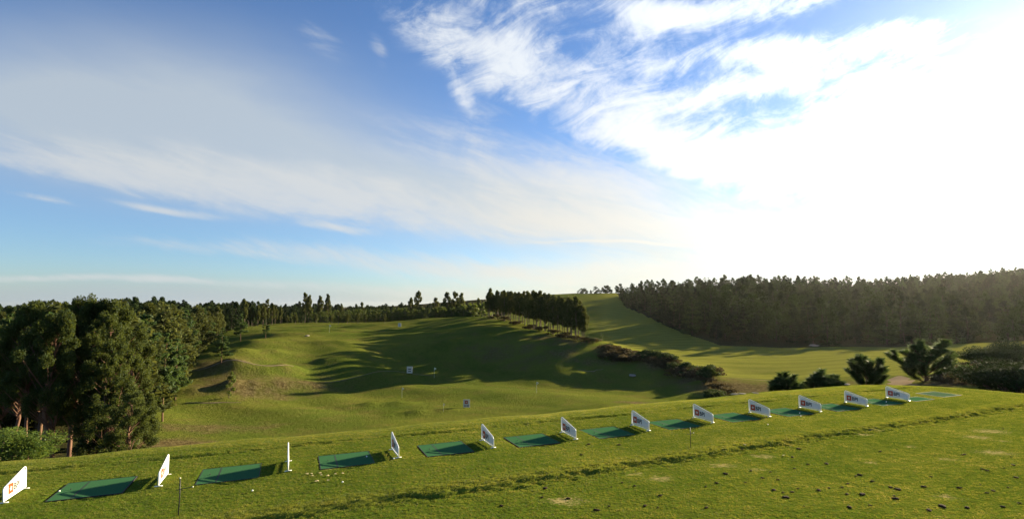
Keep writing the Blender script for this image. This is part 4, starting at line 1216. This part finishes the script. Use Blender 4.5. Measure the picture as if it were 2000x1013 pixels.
# --- young pines behind the tee
def candle_pine(seed, H, spread, nb, tilt):
    """young maritime pine: upswept shoots densely clothed in needles"""
    g = np.random.default_rng(seed)
    paths = [(wander((0, 0, -0.3), (0.05, 0, H * 0.8), 6, 0.02, g), np.linspace(0.075, 0.03, 6))]
    NP, ND = [], []
    def shoot(p0, d0, L_, r, depth):
        k = 6; P_ = [np.array(p0)]; d = np.array(d0, float)
        for i in range(k):
            d = d + np.array([0, 0, 0.16]) + g.normal(0, 0.05, 3); d /= np.linalg.norm(d)
            P_.append(P_[-1] + d * L_ / k)
        P_ = np.array(P_); paths.append((P_, np.linspace(r, 0.008, k + 1)))
        m = int(L_ * 620)
        u = g.uniform(0.15, 1.0, m) ** 0.8 * k
        i0 = np.minimum(u.astype(int), k - 1); fr = (u - i0)[:, None]
        pp = P_[i0] * (1 - fr) + P_[i0 + 1] * fr
        dd = P_[i0 + 1] - P_[i0]; dd /= np.linalg.norm(dd, axis=1, keepdims=True)
        rnd = g.normal(size=(m, 3)); rnd -= (rnd * dd).sum(1, keepdims=True) * dd; rnd /= np.linalg.norm(rnd, axis=1, keepdims=True)
        NP.append(pp); ND.append(dd * 0.75 + rnd * 0.8)
        if depth > 0:
            for q in range(int(g.integers(3, 6))):
                i1 = int(g.integers(2, k)); a = g.normal(0, 0.55, 3); a[2] = abs(a[2])
                shoot(P_[i1], dd.mean(0) + a, L_ * g.uniform(0.3, 0.55), r * 0.5, depth - 1)
    for b in range(nb):
        u = 0.12 + 0.8 * b / nb
        a = b * 2.4 + g.uniform(-.3, .3)
        L_ = spread * (1.0 - 0.45 * u) * g.uniform(0.75, 1.1)
        shoot((0, 0, H * 0.8 * u), (cos(a), sin(a), tilt + 0.6 * u), L_, 0.035, 1)
    shoot((0, 0, H * 0.6), (0, 0, 1), H * 0.4, 0.03, 1)
    NP = np.concatenate(NP); ND = np.concatenate(ND); ND /= np.linalg.norm(ND, axis=1, keepdims=True)
    m = len(NP); L_ = g.uniform(0.13, 0.21, m)[:, None]
    w = np.cross(ND, g.normal(size=(m, 3))); w /= np.linalg.norm(w, axis=1, keepdims=True); w *= 0.013
    V = np.stack([NP - w, NP + w, NP + ND * L_], 1).reshape(-1, 3)
    TV, TF = tubes_np(paths, 5)
    return (mesh_np('trunk', TV, TF, [M['pine_bark']], smooth=True), mesh_np('needles', V, np.arange(m * 3).reshape(-1, 3), [M['pine']]))
cpA = candle_pine(1, 2.2, 1.3, 15, 0.9)
cpB = candle_pine(2, 3.0, 1.6, 19, 0.5)
cpC = candle_pine(3, 1.8, 1.0, 16, 1.1)
for px, Yd, pb, pt, pr, wpx, lab, rz in [
    (1527, 45, 788, 727, cpC, 88, 'left one of the two small dark round pines beyond the tee edge', 0.3),
    (1594, 46, 783, 722, cpC, 88, 'right one of the two small dark round pines beyond the tee edge', 2.3),
    (1684, 50, 770, 692, cpA, 92, 'young pine with many upright shoots behind the eleventh divider panel', 1.0),
    (1798, 59, 758, 662, cpB, 134, 'largest young pine, spreading over the sandy path at the right', 0.5)]:
    co = np.array([v.co for v in pr[1].vertices]); wx = np.ptp(np.hypot(co[:, 0], co[:, 1])) * 1.75; hh = np.percentile(co[:, 2], 99.8)
    x = (px - 1000) / FPX * Yd; z = min(at(px, pb, Yd)[2], hz(x, Yd) - 0.05)
    fz = (at(px, pt, Yd)[2] - z) / hh; fx = wpx / FPX * Yd / wx
    plant2('young_pine', pr, (x, Yd, z), (fx, fx, fz), rz, lab, 'tree', names=('trunk', 'needles'))

# --- big shrubs at the right edge
M['hedge'] = leaf_mat('dark_hedge_leaves', (0.010, 0.022, 0.006), (0.030, 0.050, 0.013), (0.05, 0.075, 0.015), 0.12, 0.85, 0.5)
bigb = [two_part(make_bush(200 + k, 2.3, 2.0, 2.6, 38, 22000, 0.13, 0.9, 0.4), M['dark_bark'], M['hedge'], 'stem', 'foliage') for k in range(2)]
for px, Yd, pt, v, wf, lab in [
    (1968, 43, 690, 0, 1.5, 'big rounded green shrub at the right edge, close behind the tee corner'),
    (1925, 46, 722, 1, 0.9, 'lower green shrub left of the big rounded one at the tee corner'),
    (2060, 45, 690, 1, 1.0, 'green shrub cut off by the right edge of the photo'),
    (1918, 66, 670, 0, 1.4, 'dark shrub farther back at the right, left end of the hedge-like bank'),
    (1965, 67, 664, 1, 1.5, 'dark shrub farther back at the right, middle of the hedge-like bank'),
    (2030, 68, 664, 0, 1.2, 'dark shrub farther back, cut off by the right edge of the photo')]:
    tree_at('leafy_shrub', bigb[v], 2.5, px, 760, pt, Yd, lab, wf=wf, cat='shrub', names=('stem', 'foliage'))

# --- scrub: green bushes and russet ground shrubs on the bank between range and fairway
sb = [two_part(make_bush(220 + k, 1.3, 1.3, 1.7, 10, 900, 0.28), M['bark'], M['bush'], 'stem', 'foliage') for k in range(3)]
rb = [two_part(make_bush(230 + k, 1.2, 1.2, 1.0, 9, 700, 0.24, 1.2), M['bark'], M['brown'], 'stem', 'foliage') for k in range(3)]
def scrub(px, Yd, hgt, v, grn, lab, grp, wf=1.0):
    x = (px - 1000) / FPX * Yd
    pr = (sb if grn else rb)[v % 3]; f = hgt / (1.7 if grn else 1.0)
    plant2('scrub_bush', pr, (x, Yd, hz(x, Yd)), (f * wf, f * wf, f), random.uniform(0, 6.28), lab, 'bush', grp, ('stem', 'foliage'))
k = 0
for u in np.linspace(0, 1, 46):
    px = 1165 + 225 * u + random.uniform(-9, 9); Yd = np.interp(px, [1150, 1280, 1390], [108, 97, 82]) + random.uniform(-5, 2.5)
    if 0.30 < u and (k % 5 != 0):
        scrub(px, Yd, random.uniform(1.1, 2.2), k, True, 'rounded green bush on the bank between the range and the fairway', 'green bushes on the bank', 1.25)
    else:
        scrub(px, Yd, random.uniform(0.9, 1.6), k, False, 'russet dry bush on the bank between the range and the fairway', 'russet bushes on the bank', 1.4)
    k += 1
for px, Yd, hh, gr in [(1195, 105, 1.3, 0), (1215, 102, 1.4, 0), (1235, 100, 1.2, 0), (1205, 100, 1.1, 0), (1225, 98, 1.3, 0), (1250, 97, 1.3, 0), (1265, 95, 1.2, 0), (1190, 106, 1.5, 1), (1150, 109, 1.5, 1), (1290, 92, 1.2, 0),
                       (1310, 93, 1.4, 0), (1330, 89, 1.3, 0), (1350, 84, 1.5, 0), (1372, 79, 1.2, 0), (1395, 74, 1.4, 0), (1415, 70, 1.3, 0), (1400, 67, 1.6, 1), (1425, 64, 1.3, 1), (1385, 70, 1.5, 1), (1440, 66, 1.0, 0), (1460, 66, 0.9, 0),
                       (1480, 64, 0.9, 0), (1060, 124, 1.5, 0), (1080, 119, 1.3, 0), (1100, 115, 1.5, 0), (1120, 111, 1.4, 0), (1140, 109, 1.2, 0), (1035, 130, 1.5, 0), (1010, 138, 1.4, 0), (985, 146, 1.5, 0),
                       (965, 153, 1.4, 0), (1500, 62, 0.9, 0), (1620, 54, 0.8, 0), (1850, 52, 1.0, 0), (1870, 54, 1.1, 0), (1890, 56, 1.2, 0), (1860, 60, 1.2, 0), (1840, 62, 1.1, 0), (1880, 64, 1.3, 0), (1900, 50, 0.9, 0), (1640, 52, 0.8, 0), (1830, 55, 0.9, 0), (1845, 57, 1.0, 0), (1905, 60, 1.2, 0)]:
    scrub(px, Yd, hh, k, bool(gr), 'rounded green bush at the edge of the open ground' if gr else 'low russet scrub bush at the edge of the open ground', 'low green bushes' if gr else 'low russet scrub bushes', 1.3); k += 1
for px, Yd, hh in [(15, 28, 1.2), (330, 40, 0.9), (300, 36, 1.0), (250, 29, 1.3), (285, 28.5, 1.1), (200, 28, 1.0), (60, 27, 1.0), (135, 27.5, 0.7)]:
    scrub(px, Yd, hh, k, px > 190, 'low bush at the foot of the big eucalypt clump', 'low bushes under the eucalypt clump', 1.3); k += 1
tree_at('young_tree', YOUNG[1], 5.6, 1173, 668, 650, 130, 'tiny dark tree standing alone between the grove and the fairway', wf=1.0)

# ------------------------------------------------------------------ range furniture
def target_board(px, py, Yd, h, lab, logo):
    x = (px - 1000) / FPX * Yd; z = hz(x, Yd)
    r = empty('target_board', (x, Yd, z), 0)
    tag(r, lab, 'target board', 'white distance boards on the range')
    mb = MB(); mb.box(-h * .38, h * .38, -0.02, 0.02, 0.12, h); link('board', mb.mesh('board', M['white']), r)
    for sx in (-1, 1):
        mb = MB(); mb.tube([(sx * h * .3, 0.04, -0.3), (sx * h * .3, 0.04, h * .95)], 0.025, 6); link('post', mb.mesh('post', M['black']), r)
    if logo:
        e = link('emblem', emb_me, r); e.rotation_euler = (pi / 2, 0, 0); e.scale = (3.2, 3.2, 3.2); e.location = (-h * .2, -0.025, h * .52)
        mb = MB()
        for kx in (-.22, -.08, .08, .2): mb.box(kx * h - .03, kx * h + .05, -0.024, -0.021, h * .2, h * .38)
        link('marks', mb.mesh('marks', M['grey_ink']), r)
    else:
        mb = MB()
        for q in range(2):
            mb.box(-h * .2, h * .2, -0.024, -0.021, h * (.3 + .3 * q), h * (.42 + .3 * q))
        link('marks', mb.mesh('marks', M['grey_ink']), r)
p = ground(913, 797); target_board(913, 797, p.y, 1.05, 'nearest white target board with an orange emblem, right of centre on the range floor', True)
p = ground(803, 731); target_board(803, 731, p.y, 1.2, 'white target board in the middle of the long hill shadow', False)
p = ground(782, 639); target_board(782, 639, p.y, 1.1, 'farthest white target board high on the slope near the crest', False)
flag_me = []
mb = MB(); mb.tube([(0, 0, -0.2), (0, 0, 1.9)], 0.02, 6); pole_me = mb.mesh('pole', M['cloth'])
mb = MB(); mb.add([(0, 0, 1.9), (0, 0, 1.45), (0.25, 0.03, 1.55), (0.4, -0.02, 1.68), (0.25, 0.03, 1.8)], [(0, 1, 2, 3, 4)])
mb.add([(0, 0.01, 1.9), (0, 0.01, 1.45), (0.25, 0.04, 1.55), (0.4, -0.01, 1.68), (0.25, 0.04, 1.8)], [(4, 3, 2, 1, 0)])
cloth_me = mb.mesh('cloth', M['cloth'])
for px, py, s_, lab in [(785, 778, .75, 'small pale flag on the range floor below the long shadow'), (866, 805, .5, 'short pale flag near the low mound left of the nearest board'),
                        (1048, 767, .8, 'pale flag on the bright range floor right of the centre'), (848, 738, .9, 'thin flag in the shade right of the middle target board'),
                        (643, 650, .9, 'small yellowish flag on the upper left green')]:
    p = ground(px, py)
    r = empty('flag', p, 0.3, s_); tag(r, lab, 'flag', 'small flags on the driving range')
    link('pole', pole_me, r); link('cloth', cloth_me, r)
def stone_mesh(seed):
    me_ = clod(seed); me_ = me_.copy(); me_.materials.clear(); me_.materials.append(M['stone']); return me_
stones = [stone_mesh(40 + q) for q in range(3)]
for q, (px, py, sx, lab) in enumerate([(1436, 777, .25, 'pale flat stone at the brink of the tee, left of the two round pines'), (1450, 783, .2, 'small pale stone beside the flat stone at the brink of the tee'),
        (1640, 751, .5, 'long pale slab behind the tee between the round pines and the many tipped pine'), (1655, 754, .25, 'small pale stone at the right end of the long slab'),
        (1590, 675, 2.2, 'grey rock at the foot of the wood beyond the fairway'), (1236, 736, 1.0, 'pale stone in the scrub of the bank'), (600, 657, .8, 'small white marker stone on the upper left green'),
        (1475, 779, .18, 'small pale stone nearest the two round pines')]):
    p = ground(px, py, y0=28.0)
    o = link('stone', stones[q % 3], None, (p.x, p.y, p.z + 0.1)); o.scale = (sx, sx * .6, sx * .28); o.rotation_euler.z = 0.3 * q
    tag(o, lab, 'stone')

# pale worn tracks, draped over the ground
def track(points, w, name='track', mat=None, y0=36.0):
    P_ = [ground(a, b, y0) for a, b in points] if y0 else [Vector(((a - 1000) / FPX * b, b, 0)) for a, b in points]
    pts2 = []
    for i in range(len(P_) - 1):
        nseg = max(2, int((P_[i + 1] - P_[i]).length / 1.0))
        for q in range(nseg): pts2.append(P_[i].lerp(P_[i + 1], q / nseg))
    pts2.append(P_[-1])
    X_ = np.array([p.x for p in pts2]); Y_ = np.array([p.y for p in pts2])
    if len(X_) > 6:
        ker = np.ones(5) / 5
        X_ = np.concatenate([X_[:2], np.convolve(X_, ker, 'valid'), X_[-2:]]); Y_ = np.concatenate([Y_[:2], np.convolve(Y_, ker, 'valid'), Y_[-2:]])
    dx, dy = np.gradient(X_), np.gradient(Y_); l = np.hypot(dx, dy) + 1e-6
    cols = []
    ww = w * (1 + 0.25 * np.sin(np.arange(len(X_)) * .7)) * np.minimum(1, np.minimum(np.arange(len(X_)) + 1, np.arange(len(X_))[::-1] + 1) / 4)
    for q in np.linspace(-1, 1, 5):
        cx, cy = X_ - dy / l * ww * q * .5, Y_ + dx / l * ww * q * .5
        cols.append(np.stack([cx, cy, height(cx, cy) + 0.05 - 0.04 * abs(q)], -1))
    V = np.stack(cols, 1).reshape(-1, 3)
    o = link(name, mesh_np(name, V, grid_faces(len(X_), 5), [mat or M['sand']], smooth=True))
    return tag(o, kind='structure')
track([(375, 76.5), (450, 78.6), (520, 80.6), (580, 84.4)], 0.22, y0=0)
track([(362, 787), (400, 789), (440, 788), (470, 787)], 0.35)
track([(640, 80.1), (680, 82.1), (720, 83.8), (800, 88.3), (850, 91)], 0.25, y0=0)
track([(1540, 745), (1470, 741), (1420, 737)], 0.5)
track([(1285, 698), (1300, 706), (1318, 716)], 0.9)
track([(1130, 723), (1160, 725), (1178, 722)], 0.4)
track([(1768, 758), (1762, 750), (1755, 742), (1756, 735)], 2.2, 'path', y0=40)

# ------------------------------------------------------------------ light evening haze over the valley
hm = bpy.data.materials.new('haze'); hm.use_nodes = True
ht = NT(hm.node_tree); ht.n.clear()
ho = ht.new('ShaderNodeOutputMaterial')
hv = ht.new('ShaderNodeVolumePrincipled', {'Color': (0.98, 0.98, 0.96, 1), 'Density': 0.000022, 'Anisotropy': 0.6})
ht.put(ho.inputs['Volume'], hv.outputs[0])
mb = MB(); mb.box(-8600, 8600, -60, 9300, -40, 60)
haze = tag(link('haze', mb.mesh('haze', hm)), kind='stuff')
# small trees on the skyline where the fairway ends
for px in np.arange(1128, 1212, 4.6):
    pxx = px + random.uniform(-3, 3)
    tree_at('eucalyptus_tree', EUC1[int(px) % 4], 12, pxx, 575, 569 - (pxx - 1128) / 84 * 9 + random.choice([-5, 0, 2, 4]) + random.uniform(-2, 2), 482 + random.uniform(-4, 6),
            'tiny dark tree on the skyline at the top of the fairway', 'tiny trees on the skyline at the top of the fairway', one=True, wf=random.uniform(1.6, 2.8))
